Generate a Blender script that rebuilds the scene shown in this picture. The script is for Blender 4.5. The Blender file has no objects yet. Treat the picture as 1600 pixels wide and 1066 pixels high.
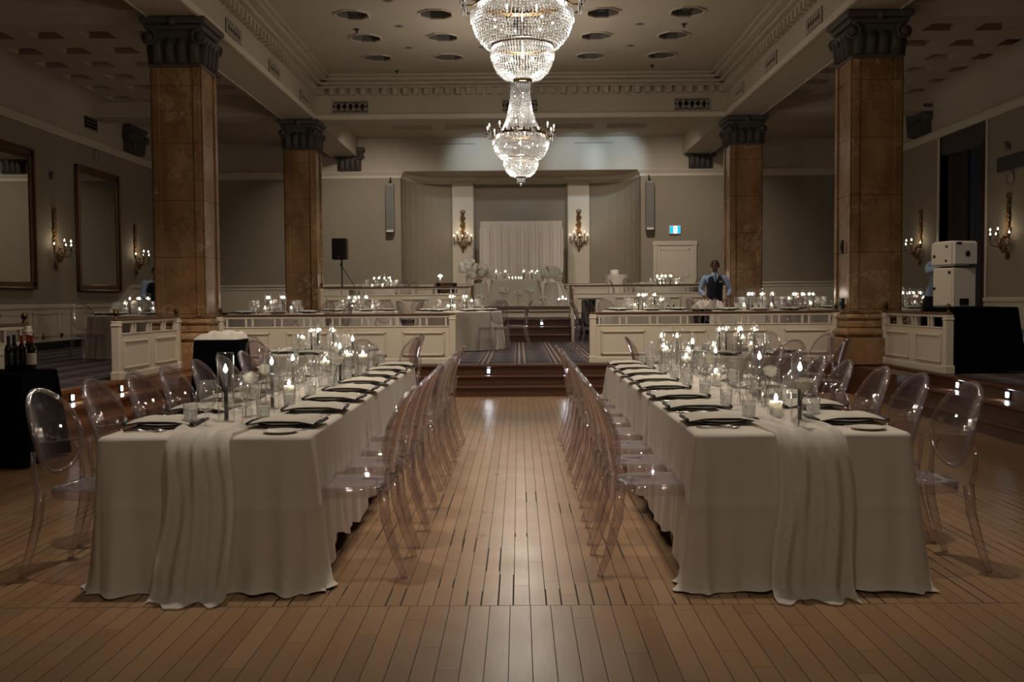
import bpy, math, random
from math import sin, cos, pi, atan, sqrt, exp
from mathutils import Vector, Matrix

random.seed(7)
SC = bpy.context.scene
COL = SC.collection

# ------------------------------------------------------------------ camera
F_PX, CAM_H = 1555.0, 1.40
cam_d = bpy.data.cameras.new('camera')
cam_d.sensor_width = 36.0
cam_d.lens = F_PX / 1600.0 * 36.0
cam_d.clip_start = 0.05
cam_d.clip_end = 200
cam = bpy.data.objects.new('camera', cam_d)
COL.objects.link(cam)
yaw, pitch, roll = atan(11 / F_PX), atan(65 / F_PX), 0.0075
fw = Vector((-sin(yaw) * cos(pitch), cos(yaw) * cos(pitch), -sin(pitch)))
rt0 = Vector((cos(yaw), sin(yaw), 0))
up0 = rt0.cross(fw)
rt = rt0 * cos(roll) - up0 * sin(roll)
up = up0 * cos(roll) + rt0 * sin(roll)
cam.matrix_world = Matrix(((rt.x, up.x, -fw.x, 0), (rt.y, up.y, -fw.y, 0), (rt.z, up.z, -fw.z, CAM_H), (0, 0, 0, 1)))
SC.camera = cam

# ------------------------------------------------------------------ world, exposure, light
w = bpy.data.worlds.new('world')
SC.world = w
w.use_nodes = True
w.node_tree.nodes['Background'].inputs[0].default_value = (0.5, 0.45, 0.4, 1)
w.node_tree.nodes['Background'].inputs[1].default_value = 0.02
SC.view_settings.view_transform = 'Standard'
SC.view_settings.look = 'None'
SC.view_settings.exposure = 0.0
SC.view_settings.gamma = 1.0
SC.view_settings.use_curve_mapping = False
SC.cycles.max_bounces = 10
SC.cycles.diffuse_bounces = 4
SC.cycles.glossy_bounces = 4
SC.cycles.transmission_bounces = 6
SC.cycles.transparent_max_bounces = 64
SC.cycles.sample_clamp_indirect = 4.0
SC.cycles.blur_glossy = 0.5
SC.cycles.caustics_reflective = False
SC.cycles.caustics_refractive = False


def lamp(name, kind, loc, power, color=(1, .86, .7), size=.1, target=None, angle=60, blend=.6):
    d = bpy.data.lights.new(name, kind)
    d.energy = power
    d.color = color
    d.shadow_soft_size = size
    o = bpy.data.objects.new(name, d)
    o.location = loc
    if kind == 'SPOT':
        d.spot_size = math.radians(angle)
        d.spot_blend = blend
        v = Vector(target) - Vector(loc)
        o.rotation_euler = v.to_track_quat('-Z', 'Y').to_euler()
    COL.objects.link(o)
    return o


WARM = (1, .90, .79)
# recessed ceiling downlights over the dance floor, sunk in the octagonal coffers
for lx, ly, pw, tx in ((-1.42, 5.9, 510, -1.5), (1.5, 5.9, 510, 1.4), (-1.42, 9.0, 510, -1.5), (1.5, 9.0, 510, 1.4), (.05, 7.4, 330, .05), (.05, 11.6, 420, .05)):
    lamp('downlight_and_fill_lamp', 'SPOT', (lx, ly, 6.3), pw, WARM, .12, (tx, ly, 0), 52, .9)
# angled downlights towards the dais balustrades and steps
for lx, ly, pw, tg in ((-2.88, 11.4, 700, (-2.6, 14.6, .6)), (2.98, 11.4, 700, (2.6, 14.6, .6)), (.05, 11.4, 420, (.05, 14.6, .3)), (-2.88, 9.6, 620, (-4.9, 12.4, .4)), (2.98, 9.6, 260, (5.1, 12.4, .4))):
    lamp('downlight_and_fill_lamp', 'SPOT', (lx, ly, 6.3), pw, WARM, .12, tg, 52, .9)
# downlights over the carpeted dais, plus fill spots added to brighten the rear
for lx, ly, pw, tg in ((-2.8, 19, 430, (-2.6, 19, .45)), (2.9, 19, 430, (2.6, 18.5, .45)), (0, 20, 430, (0, 18.5, .45)), (-3, 24.0, 620, (-4.2, 28.4, 2.6)), (3, 24.0, 620, (4.2, 28.4, 2.6)), (-.1, 23.9, 330, (0, 29, 3.2)), (-1.6, 20.7, 500, (-2.7, 23, 1.2)), (1.6, 20.7, 500, (2.7, 23, 1.2))):
    lamp('downlight_and_fill_lamp', 'SPOT', (lx, ly, 5.95), pw, WARM, .12, tg, 80, .9)
# dim fill spots added under the side bay ceilings to raise the ambient
for lx in (-7.3, 7.2):
    for ly in (10, 16.6, 20.5, 25.5):
        lamp('downlight_and_fill_lamp', 'SPOT', (lx, ly, 5.85), 90, WARM, .12, (lx, ly, 0), 95, .9)
# the cool pair of spots that wash the frieze above the alcove
for lx in (-1.0, 1.7, 2.9):
    lamp('frieze_spot_lamp', 'SPOT', (lx, 26.9, 5.72), 70, (.62, .82, 1), .05, (lx - .1, 28.5, 5.35), 70, .7)
# ------------------------------------------------------------------ mesh helpers
class MB:
    """Collects simple shapes and links them as ONE mesh object."""
    def __init__(s):
        s.v, s.f, s.sm = [], [], []

    def add(s, verts, faces, smooth=False, mat=None):
        b = len(s.v)
        s.v += [tuple(mat @ Vector(p)) for p in verts] if mat is not None else [tuple(p) for p in verts]
        s.f += [tuple(i + b for i in f) for f in faces]
        s.sm += [smooth] * len(faces)
        return s

    def box(s, x0, x1, y0, y1, z0, z1, mat=None):
        v = [(x, y, z) for z in (z0, z1) for y in (y0, y1) for x in (x0, x1)]
        return s.add(v, [(0, 2, 3, 1), (4, 5, 7, 6), (0, 1, 5, 4), (2, 6, 7, 3), (0, 4, 6, 2), (1, 3, 7, 5)], False, mat)

    def bbox(s, x0, x1, y0, y1, z0, z1, b=.01, mat=None):
        """box with chamfered edges"""
        X, Y, Z = (x0, x1), (y0, y1), (z0, z1)
        v, idx = [], {}
        for i in (0, 1):
            for j in (0, 1):
                for k in (0, 1):
                    sx, sy, sz = (1 if i == 0 else -1), (1 if j == 0 else -1), (1 if k == 0 else -1)
                    idx[i, j, k, 0] = len(v); v.append((X[i], Y[j] + sy * b, Z[k] + sz * b))
                    idx[i, j, k, 1] = len(v); v.append((X[i] + sx * b, Y[j], Z[k] + sz * b))
                    idx[i, j, k, 2] = len(v); v.append((X[i] + sx * b, Y[j] + sy * b, Z[k]))
        f = []
        g = lambda i, j, k, a: idx[i, j, k, a]
        for i in (0, 1):
            f.append([g(i, 0, 0, 0), g(i, 1, 0, 0), g(i, 1, 1, 0), g(i, 0, 1, 0)])
            f.append([g(0, i, 0, 1), g(1, i, 0, 1), g(1, i, 1, 1), g(0, i, 1, 1)])
            f.append([g(0, 0, i, 2), g(1, 0, i, 2), g(1, 1, i, 2), g(0, 1, i, 2)])
        for i in (0, 1):
            for j in (0, 1):
                f.append([g(i, j, 0, 0), g(i, j, 1, 0), g(i, j, 1, 1), g(i, j, 0, 1)])
                f.append([g(i, 0, j, 0), g(i, 1, j, 0), g(i, 1, j, 2), g(i, 0, j, 2)])
                f.append([g(0, i, j, 1), g(1, i, j, 1), g(1, i, j, 2), g(0, i, j, 2)])
                for k in (0, 1):
                    f.append([g(i, j, k, 0), g(i, j, k, 1), g(i, j, k, 2)])
        c = Vector(((x0 + x1) / 2, (y0 + y1) / 2, (z0 + z1) / 2))
        out = []
        for q in f:
            p = [Vector(v[a]) for a in q]
            n = (p[1] - p[0]).cross(p[2] - p[0])
            m = sum(p, Vector()) / len(p) - c
            out.append(tuple(q) if n.dot(m) > 0 else tuple(reversed(q)))
        return s.add(v, out, False, mat)

    def lathe(s, prof, n=20, at=(0, 0, 0), smooth=True, mat=None, cap0=False, cap1=False):
        v, f = [], []
        if smooth and len(prof) > 2:             # holding rings either side of sharp turns keep smooth shading local
            q = [prof[0]]
            for k in range(1, len(prof)):
                p0, p1 = Vector((*prof[k - 1], 0)), Vector((*prof[k], 0))
                L = (p1 - p0).length
                sharp = lambda j: 0 < j < len(prof) - 1 and (Vector((*prof[j], 0)) - Vector((*prof[j - 1], 0))).length > 1e-6 and (Vector((*prof[j + 1], 0)) - Vector((*prof[j], 0))).length > 1e-6 and (Vector((*prof[j], 0)) - Vector((*prof[j - 1], 0))).angle(Vector((*prof[j + 1], 0)) - Vector((*prof[j], 0))) > .6
                h = min(.004, L * .12)
                if L > .008:
                    if sharp(k - 1):
                        t_ = p0.lerp(p1, h / L); q.append((t_.x, t_.y))
                    if sharp(k):
                        t_ = p1.lerp(p0, h / L); q.append((t_.x, t_.y))
                q.append(prof[k])
            prof = q
        for r, z in prof:
            for i in range(n):
                a = 2 * pi * i / n
                v.append((at[0] + r * cos(a), at[1] + r * sin(a), at[2] + z))
        for j in range(len(prof) - 1):
            for i in range(n):
                k = (i + 1) % n
                f.append((j * n + i, j * n + k, (j + 1) * n + k, (j + 1) * n + i))
        if cap0:
            f.append(tuple(range(n - 1, -1, -1)))
        if cap1:
            f.append(tuple(range((len(prof) - 1) * n, len(prof) * n)))
        return s.add(v, f, smooth, mat)

    def cyl(s, at, r, h, n=16, mat=None, r2=None):
        r2 = r if r2 is None else r2
        return s.lathe([(r, 0), (r2, h)], n, at, False if n < 9 else True, mat, True, True)

    def sphere(s, c, r, n=10, m=6, mat=None, sc=(1, 1, 1)):
        v, f = [(c[0], c[1], c[2] - r * sc[2])], []
        for j in range(1, m):
            t = -pi / 2 + pi * j / m
            for i in range(n):
                a = 2 * pi * i / n
                v.append((c[0] + r * sc[0] * cos(t) * cos(a), c[1] + r * sc[1] * cos(t) * sin(a), c[2] + r * sc[2] * sin(t)))
        v.append((c[0], c[1], c[2] + r * sc[2]))
        for i in range(n):
            k = (i + 1) % n
            f.append((0, 1 + k, 1 + i))
            for j in range(m - 2):
                b = 1 + j * n
                f.append((b + i, b + k, b + n + k, b + n + i))
            b = 1 + (m - 2) * n
            f.append((b + i, b + k, len(v) - 1))
        return s.add(v, f, True, mat)

    def octa(s, c, r, rz=None):
        rz = rz or r
        x, y, z = c
        return s.add([(x + r, y, z), (x, y + r, z), (x - r, y, z), (x, y - r, z), (x, y, z + rz), (x, y, z - rz)],
                     [(0, 1, 4), (1, 2, 4), (2, 3, 4), (3, 0, 4), (1, 0, 5), (2, 1, 5), (3, 2, 5), (0, 3, 5)], False)

    def tube(s, pts, r, n=8, mat=None, closed=False, flat=1.0, cap=True):
        pts = [Vector(p) for p in pts]
        N = len(pts)
        rr = r if isinstance(r, (list, tuple)) else [r] * N
        v, f = [], []
        ref = None
        for i, p in enumerate(pts):
            a = pts[(i - 1) % N] if (i > 0 or closed) else p
            b = pts[(i + 1) % N] if (i < N - 1 or closed) else p
            t = (b - a).normalized()
            if ref is None:
                ref = Vector((0, 0, 1)) if abs(t.z) < .9 else Vector((1, 0, 0))
            u = (ref - t * ref.dot(t)).normalized()
            ref = u
            w_ = t.cross(u)
            for k in range(n):
                q = 2 * pi * k / n
                v.append(tuple(p + u * (rr[i] * cos(q)) + w_ * (rr[i] * flat * sin(q))))
        for i in range(N if closed else N - 1):
            j = (i + 1) % N
            for k in range(n):
                l = (k + 1) % n
                f.append((i * n + k, i * n + l, j * n + l, j * n + k))
        if cap and not closed:
            f.append(tuple(range(n - 1, -1, -1)))
            f.append(tuple(range((N - 1) * n, N * n)))
        return s.add(v, f, True, mat)

    def prism(s, poly, z0, z1, mat=None):
        n = len(poly)
        ar = sum(poly[i][0] * poly[(i + 1) % n][1] - poly[(i + 1) % n][0] * poly[i][1] for i in range(n))
        if ar < 0:
            poly = poly[::-1]
        v = [(x, y, z0) for x, y in poly] + [(x, y, z1) for x, y in poly]
        f = [tuple(range(n - 1, -1, -1)), tuple(range(n, 2 * n))]
        f += [(i, (i + 1) % n, n + (i + 1) % n, n + i) for i in range(n)]
        return s.add(v, f, False, mat)

    def grid(s, fn, nu, nv, closeu=False, smooth=True, mat=None):
        v = [fn(i / (nu if closeu else nu - 1), j / (nv - 1)) for j in range(nv) for i in range(nu)]
        f = []
        for j in range(nv - 1):
            for i in range(nu if closeu else nu - 1):
                k = (i + 1) % nu
                f.append((j * nu + i, j * nu + k, (j + 1) * nu + k, (j + 1) * nu + i))
        return s.add(v, f, smooth, mat)

    def sweep(s, path, prof, smooth=False):
        """prof [(offset to the left of travel, z)] swept along an XY path with mitred corners"""
        P = [Vector((x, y)) for x, y in path]
        v, f, n = [], [], len(prof)
        for i, p in enumerate(P):
            d0 = (p - P[i - 1]).normalized() if i else None
            d1 = (P[i + 1] - p).normalized() if i < len(P) - 1 else None
            if d0 is None: d0 = d1
            if d1 is None: d1 = d0
            n0, n1 = Vector((-d0.y, d0.x)), Vector((-d1.y, d1.x))
            m = (n0 + n1).normalized()
            m = m / max(.3, m.dot(n0))
            for o, z in prof:
                q = p + m * o
                v.append((q.x, q.y, z))
        for i in range(len(P) - 1):
            for j in range(n - 1):
                f.append((i * n + j, (i + 1) * n + j, (i + 1) * n + j + 1, i * n + j + 1))
        return s.add(v, f, smooth)

    def mesh(s, name):
        me = bpy.data.meshes.new(name)
        me.from_pydata(s.v, [], s.f)
        me.polygons.foreach_set('use_smooth', s.sm)
        me.update()
        return me

    def build(s, name, material, parent=None, loc=None):
        me = s.mesh(name)
        me.materials.append(material)
        o = bpy.data.objects.new(name, me)
        COL.objects.link(o)
        if parent is not None:
            o.parent = parent
        if loc is not None:
            o.location = loc
        return o


def tag(o, label=None, cat=None, group=None, kind=None):
    if label: o['label'] = label
    if cat: o['category'] = cat
    if group: o['group'] = group
    if kind: o['kind'] = kind
    return o


def thing(name, label, cat, loc=(0, 0, 0), rz=0, group=None):
    o = bpy.data.objects.new(name, None)
    o.empty_display_size = .1
    COL.objects.link(o)
    o.location = loc
    o.rotation_euler = (0, 0, rz)
    return tag(o, label, cat, group)


KIDS = {}


def kids_of(o):
    if o.name not in KIDS:
        KIDS[o.name] = list(o.children)
    return KIDS[o.name]


def dup(o, loc, rz=0, label=None, group=None, scale=None, cat=None):
    """a copy of a thing with copies of its parts and sub-parts"""
    r = o.copy()
    COL.objects.link(r)
    r.location = loc
    r.rotation_euler = (0, 0, rz)
    if scale is not None:
        r.scale = (scale, scale, scale) if isinstance(scale, (int, float)) else scale
    tag(r, label, cat, group)
    for ch in kids_of(o):
        c = ch.copy()
        COL.objects.link(c)
        c.parent = r
        for g in kids_of(ch):
            e = g.copy()
            COL.objects.link(e)
            e.parent = c
    return r


class Proto:
    """first placing moves the built thing itself, later ones copy it"""
    def __init__(s, o):
        s.o, s.used = o, False

    def put(s, loc, rz=0, label=None, group=None, scale=None):
        if not s.used:
            s.used = True
            s.o.location = loc
            s.o.rotation_euler = (0, 0, rz)
            if scale is not None:
                s.o.scale = (scale, scale, scale) if isinstance(scale, (int, float)) else scale
            tag(s.o, label, None, group)
            return s.o
        r = dup(s.o, loc, rz, label, group, scale)
        if scale is None:
            r.scale = (1, 1, 1)
        return r


def struct(name, mb, mat, parent=None):
    o = mb.build(name, mat, parent)
    if parent is None:
        o['kind'] = 'structure'
    return o


ORD = ['first', 'second', 'third', 'fourth', 'fifth', 'sixth', 'seventh', 'eighth', 'ninth', 'tenth', 'eleventh', 'twelfth']


# ------------------------------------------------------------------ materials
def srgb(r, g, b):
    f = lambda c: ((c / 255 + .055) / 1.055) ** 2.4 if c > 10 else c / 255 / 12.92
    return (f(r), f(g), f(b), 1)


class NT:
    def __init__(s, name):
        s.m = bpy.data.materials.new(name)
        s.m.use_nodes = True
        s.t = s.m.node_tree
        s.t.nodes.clear()
        s.out = s.t.nodes.new('ShaderNodeOutputMaterial')

    def n(s, typ, ins=None, **kw):
        nd = s.t.nodes.new(typ)
        for k, v in kw.items():
            setattr(nd, k, v)
        for k, v in (ins or {}).items():
            s.set(nd.inputs[k], v)
        return nd

    def set(s, sock, v):
        if isinstance(v, bpy.types.NodeSocket):
            s.t.links.new(v, sock)
        else:
            sock.default_value = v

    def math(s, op, a, b=0.0, c=None):
        nd = s.n('ShaderNodeMath', operation=op)
        s.set(nd.inputs[0], a)
        s.set(nd.inputs[1], b)
        if c is not None: s.set(nd.inputs[2], c)
        return nd.outputs[0]

    def mix(s, fac, a, b, blend='MIX'):
        nd = s.n('ShaderNodeMix', data_type='RGBA', blend_type=blend)
        s.set(nd.inputs[0], fac)
        s.set(nd.inputs[6], a)
        s.set(nd.inputs[7], b)
        return nd.outputs[2]

    def noise(s, scale, detail=3, vec=None, rough=.5):
        nd = s.n('ShaderNodeTexNoise', {'Scale': scale, 'Detail': detail, 'Roughness': rough})
        if vec is not None: s.set(nd.inputs['Vector'], vec)
        return nd.outputs[0]

    def ramp(s, fac, stops):
        nd = s.n('ShaderNodeValToRGB')
        e = nd.color_ramp.elements
        while len(e) < len(stops): e.new(.5)
        for el, (p, c) in zip(e, stops):
            el.position = p
            el.color = c
        s.set(nd.inputs[0], fac)
        return nd.outputs[0]

    def obj(s):
        return s.n('ShaderNodeTexCoord').outputs['Object']

    def pos(s):
        g = s.n('ShaderNodeNewGeometry').outputs['Position']
        x = s.n('ShaderNodeSeparateXYZ')
        s.t.links.new(g, x.inputs[0])
        return g, x.outputs[0], x.outputs[1], x.outputs[2]

    def vec(s, x, y, z):
        return s.n('ShaderNodeCombineXYZ', {0: x, 1: y, 2: z}).outputs[0]

    def bump(s, h, strength=.2, dist=.01):
        return s.n('ShaderNodeBump', {'Height': h, 'Strength': strength, 'Distance': dist}).outputs[0]

    def surf(s, sh):
        s.t.links.new(sh, s.out.inputs[0])
        return s.m

    def pbr(s, color, rough=.5, metal=0.0, normal=None, **kw):
        nd = s.n('ShaderNodeBsdfPrincipled', {'Base Color': color, 'Roughness': rough, 'Metallic': metal})
        if normal is not None: s.set(nd.inputs['Normal'], normal)
        for k, v in kw.items(): s.set(nd.inputs[k.replace('_', ' ')], v)
        return s.surf(nd.outputs[0])


def plain(name, col, rough=.5, metal=0.0, var=.12, scale=6, bump=0, **kw):
    """a colour with slight mottling"""
    t = NT(name)
    f = t.noise(scale, 4, t.obj())
    dark = tuple(c * (1 - var) for c in col[:3]) + (1,)
    lite = tuple(min(1, c * (1 + var)) for c in col[:3]) + (1,)
    c = t.mix(f, dark, lite)
    nm = t.bump(t.noise(scale * 12, 3, t.obj()), bump, .01) if bump else None
    return t.pbr(c, rough, metal, nm, **kw)


def emit(name, col, strength):
    t = NT(name)
    return t.surf(t.n('ShaderNodeEmission', {'Color': col, 'Strength': strength}).outputs[0])


def thin_clear(name, tint, edge, base=.04, diffuse=0.0, rough=.03, dcol=(1, 1, 1, 1), haze=0.0):
    """thin-walled clear glass or acrylic: see-through, tinted and reflective towards the edges"""
    t = NT(name)
    lw = t.n('ShaderNodeLayerWeight', {'Blend': .5}).outputs['Facing']
    p3 = t.math('POWER', lw, 2.5)
    col = t.mix(p3, tint, edge)
    tr = t.n('ShaderNodeBsdfTransparent', {'Color': col}).outputs[0]
    gl = t.n('ShaderNodeBsdfGlossy', {'Color': (1, 1, 1, 1), 'Roughness': rough}).outputs[0]
    fac = t.math('MULTIPLY_ADD', t.math('POWER', lw, 4.0), .85 - base, base)
    a = tr
    if diffuse:
        diffuse = t.math('MULTIPLY_ADD', t.math('POWER', lw, 4.0), haze, diffuse)
        df = t.n('ShaderNodeBsdfDiffuse', {'Color': dcol}).outputs[0]
        mx = t.n('ShaderNodeMixShader', {0: diffuse, 1: tr, 2: df})
        a = mx.outputs[0]
    return t.surf(t.n('ShaderNodeMixShader', {0: fac, 1: a, 2: gl}).outputs[0])


def mat_floor():
    t = NT('oak_strip_floor')
    g, x, y, z = t.pos()
    near = t.math('LESS_THAN', y, 4.5)
    wd = t.math('MULTIPLY_ADD', near, .018, .074)
    u = t.math('DIVIDE', t.math('ADD', x, 20.013), wd)
    pid = t.math('FLOOR', u)
    fr = t.math('FRACT', u)
    ed = t.math('MULTIPLY', t.math('MINIMUM', fr, t.math('SUBTRACT', 1.0, fr)), wd)
    rnd = t.n('ShaderNodeTexWhiteNoise', {'W': pid}, noise_dimensions='1D').outputs[0]
    ly = t.math('ADD', t.math('DIVIDE', y, 2.1), t.math('MULTIPLY', rnd, 9.7))
    lid = t.math('FLOOR', ly)
    lf = t.math('FRACT', ly)
    endd = t.math('MULTIPLY', t.math('MINIMUM', lf, t.math('SUBTRACT', 1.0, lf)), 2.1)
    rnd2 = t.n('ShaderNodeTexWhiteNoise', {'Vector': t.vec(pid, lid, 0.0)}, noise_dimensions='3D').outputs[0]
    # worn gaps: wide black slots here and there between strips
    gap = t.noise(1.0, 2, t.vec(t.math('MULTIPLY', pid, 3.7), t.math('MULTIPLY', y, .8), 0.0))
    worn = t.math('MULTIPLY', t.math('GREATER_THAN', gap, .60), t.math('MULTIPLY', t.math('LESS_THAN', y, 7.2), t.math('GREATER_THAN', y, 4.5)))
    thr = t.math('MULTIPLY_ADD', worn, .0046, .0017)
    line = t.math('LESS_THAN', ed, thr)
    line = t.math('MAXIMUM', line, t.math('LESS_THAN', endd, .0012))
    line = t.math('MAXIMUM', line, t.math('LESS_THAN', t.math('ABSOLUTE', t.math('SUBTRACT', y, 4.5)), .003))
    grain = t.noise(1.0, 6, t.vec(t.math('MULTIPLY_ADD', rnd2, 40.0, t.math('MULTIPLY', x, 70.0)), t.math('MULTIPLY', y, 3.2), rnd2), .65)
    cath = t.n('ShaderNodeTexWave', {'Vector': t.vec(t.math('MULTIPLY_ADD', rnd2, 9.0, t.math('MULTIPLY', x, 14.0)), t.math('MULTIPLY', y, 1.1), rnd2), 'Scale': 2.2, 'Distortion': 7.0, 'Detail': 3.0}, bands_direction='X').outputs[1]
    c = t.ramp(rnd2, [(0, srgb(152, 119, 86)), (.5, srgb(164, 129, 94)), (1, srgb(175, 140, 104))])
    c = t.mix(t.math('MULTIPLY', grain, .55), c, srgb(116, 84, 56))
    c = t.mix(t.math('MULTIPLY', cath, .16), c, srgb(98, 70, 46))
    blot = t.noise(.9, 4, g)
    c = t.mix(t.math('MULTIPLY', blot, .25), c, srgb(130, 100, 72))
    c = t.mix(line, c, srgb(22, 14, 9))
    ro = t.math('MULTIPLY_ADD', t.noise(3.0, 4, g), .20, .22)
    ro = t.math('MULTIPLY_ADD', line, .4, ro)
    nb = t.bump(t.math('MULTIPLY_ADD', line, -1.0, t.math('MULTIPLY', grain, .25)), .35, .004)
    return t.pbr(c, ro, 0, nb)


def mat_carpet():
    t = NT('plaid_carpet')
    g, x, y, z = t.pos()
    fx = t.math('FRACT', t.math('DIVIDE', t.math('ADD', x, 20.3), .56))
    fs = t.math('FRACT', t.math('MULTIPLY', fx, 7.0))
    band = t.math('MULTIPLY', t.math('GREATER_THAN', fx, .12), t.math('LESS_THAN', fx, .5))
    stripe = t.math('MULTIPLY', band, t.math('GREATER_THAN', fs, .55))
    dash = t.math('MULTIPLY', band, t.math('MULTIPLY', t.math('LESS_THAN', fs, .56), t.math('GREATER_THAN', t.math('FRACT', t.math('DIVIDE', y, .5)), .45)))
    wide = t.math('GREATER_THAN', fx, .72)
    fy = t.math('FRACT', t.math('DIVIDE', y, .78))
    cross = t.math('LESS_THAN', fy, .3)
    c = t.mix(wide, srgb(66, 55, 56), srgb(44, 36, 42))
    c = t.mix(t.math('MULTIPLY', cross, .45), c, srgb(98, 80, 70))
    c = t.mix(stripe, c, srgb(140, 120, 108))
    c = t.mix(dash, c, srgb(16, 12, 16))
    c = t.mix(t.math('MULTIPLY', t.noise(90, 3, g), .5), c, srgb(36, 30, 32))
    return t.pbr(c, .95, 0, t.bump(t.noise(300, 2, g), .4, .004))


def mat_marble():
    t = NT('amber_marble')
    g, x, y, z = t.pos()
    b = t.noise(1.6, 6, t.vec(x, y, t.math('MULTIPLY', z, .55)), .6)
    c = t.ramp(b, [(.25, srgb(92, 66, 44)), (.45, srgb(130, 97, 64)), (.6, srgb(150, 115, 80)), (.8, srgb(174, 140, 102))])
    v = t.noise(2.2, 8, g, .7)
    vein = t.math('LESS_THAN', t.math('ABSOLUTE', t.math('SUBTRACT', v, .5)), .008)
    spot = t.math('GREATER_THAN', t.noise(1.1, 3, t.vec(t.math('ADD', x, 7.0), y, z)), .56)
    c = t.mix(t.math('MULTIPLY', t.math('MULTIPLY', vein, spot), .5), c, srgb(205, 180, 150))
    dv = t.math('LESS_THAN', t.math('ABSOLUTE', t.math('SUBTRACT', t.noise(1.0, 7, t.vec(x, y, t.math('ADD', z, 9.0)), .65), .47)), .012)
    c = t.mix(t.math('MULTIPLY', dv, .3), c, srgb(78, 44, 26))
    jt = t.math('LESS_THAN', t.math('FRACT', t.math('DIVIDE', t.math('ADD', z, .42), .82)), .008)
    c = t.mix(jt, c, srgb(52, 34, 23))
    return t.pbr(c, .22, 0, t.bump(t.math('MULTIPLY', jt, -1.0), .5, .004))


def mat_wood(name, a, b, rough=.3, axis='x'):
    t = NT(name)
    g, x, y, z = t.pos()
    k = {'x': t.vec(t.math('MULTIPLY', x, 2.0), t.math('MULTIPLY', y, 9.0), t.math('MULTIPLY', z, 40.0)),
         'y': t.vec(t.math('MULTIPLY', x, 40.0), t.math('MULTIPLY', y, 2.0), t.math('MULTIPLY', z, 40.0)),
         'z': t.vec(t.math('MULTIPLY', x, 40.0), t.math('MULTIPLY', y, 40.0), t.math('MULTIPLY', z, 2.0))}[axis]
    f = t.noise(1.0, 6, k, .65)
    return t.pbr(t.mix(f, a, b), rough)


def mat_cloth(name, col, rough=.85, weave=900, sheen=.2, spec=.3):
    t = NT(name)
    o = t.obj()
    f = t.noise(4, 4, o)
    c = t.mix(f, tuple(q * .93 for q in col[:3]) + (1,), col)
    h = t.math('ADD', t.noise(weave, 2, o), t.math('MULTIPLY', t.noise(14, 4, o), .6))
    return t.pbr(c, rough, 0, t.bump(h, .12, .006), Sheen_Weight=sheen, Specular_IOR_Level=spec)


def mat_sheer():
    t = NT('sheer_gauze')
    o = t.obj()
    d = t.n('ShaderNodeBsdfDiffuse', {'Color': (.82, .76, .68, 1)}).outputs[0]
    l = t.n('ShaderNodeBsdfTranslucent', {'Color': (.82, .76, .68, 1)}).outputs[0]
    m1 = t.n('ShaderNodeMixShader', {0: .35, 1: d, 2: l}).outputs[0]
    tr = t.n('ShaderNodeBsdfTransparent', {'Color': (1, .98, .95, 1)}).outputs[0]
    return t.surf(t.n('ShaderNodeMixShader', {0: t.math('MULTIPLY_ADD', t.noise(60, 3, o), .15, .14), 1: m1, 2: tr}).outputs[0])


def mat_crystal():
    t = NT('cut_crystal')
    d = t.n('ShaderNodeBsdfTranslucent', {'Color': (.38, .38, .38, 1)}).outputs[0]
    e = t.n('ShaderNodeBsdfDiffuse', {'Color': (.32, .32, .32, 1)}).outputs[0]
    m0 = t.n('ShaderNodeMixShader', {0: .4, 1: d, 2: e}).outputs[0]
    g = t.n('ShaderNodeBsdfGlossy', {'Color': (1, 1, 1, 1), 'Roughness': .12}).outputs[0]
    m1 = t.n('ShaderNodeMixShader', {0: .3, 1: m0, 2: g}).outputs[0]
    tr = t.n('ShaderNodeBsdfTransparent', {'Color': (1, 1, 1, 1)}).outputs[0]
    return t.surf(t.n('ShaderNodeMixShader', {0: .18, 1: m1, 2: tr}).outputs[0])


def mat_water():
    t = NT('iced_water')
    o = t.obj()
    v = t.n('ShaderNodeTexVoronoi', {'Vector': o, 'Scale': 42.0}, feature='DISTANCE_TO_EDGE').outputs[0]
    tr = t.n('ShaderNodeBsdfTransparent', {'Color': (.96, .97, .97, 1)}).outputs[0]
    d = t.n('ShaderNodeBsdfTranslucent', {'Color': (.95, .96, .95, 1)}).outputs[0]
    d2 = t.n('ShaderNodeBsdfGlossy', {'Color': (.9, .9, .9, 1), 'Roughness': .2}).outputs[0]
    m = t.n('ShaderNodeMixShader', {0: .15, 1: t.n('ShaderNodeMixShader', {0: .5, 1: d, 2: t.n('ShaderNodeBsdfDiffuse', {'Color': (.95, .96, .95, 1)}).outputs[0]}).outputs[0], 2: d2}).outputs[0]
    f = t.math('MULTIPLY_ADD', t.math('LESS_THAN', v, .16), .3, .38)
    return t.surf(t.n('ShaderNodeMixShader', {0: f, 1: tr, 2: m}).outputs[0])


def mat_wax():
    t = NT('ivory_wax')
    return t.pbr((.93, .89, .82, 1), .5, 0, None, Subsurface_Weight=1.0, Subsurface_Radius=(.022, .022, .022), Subsurface_Scale=1.0)


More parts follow.
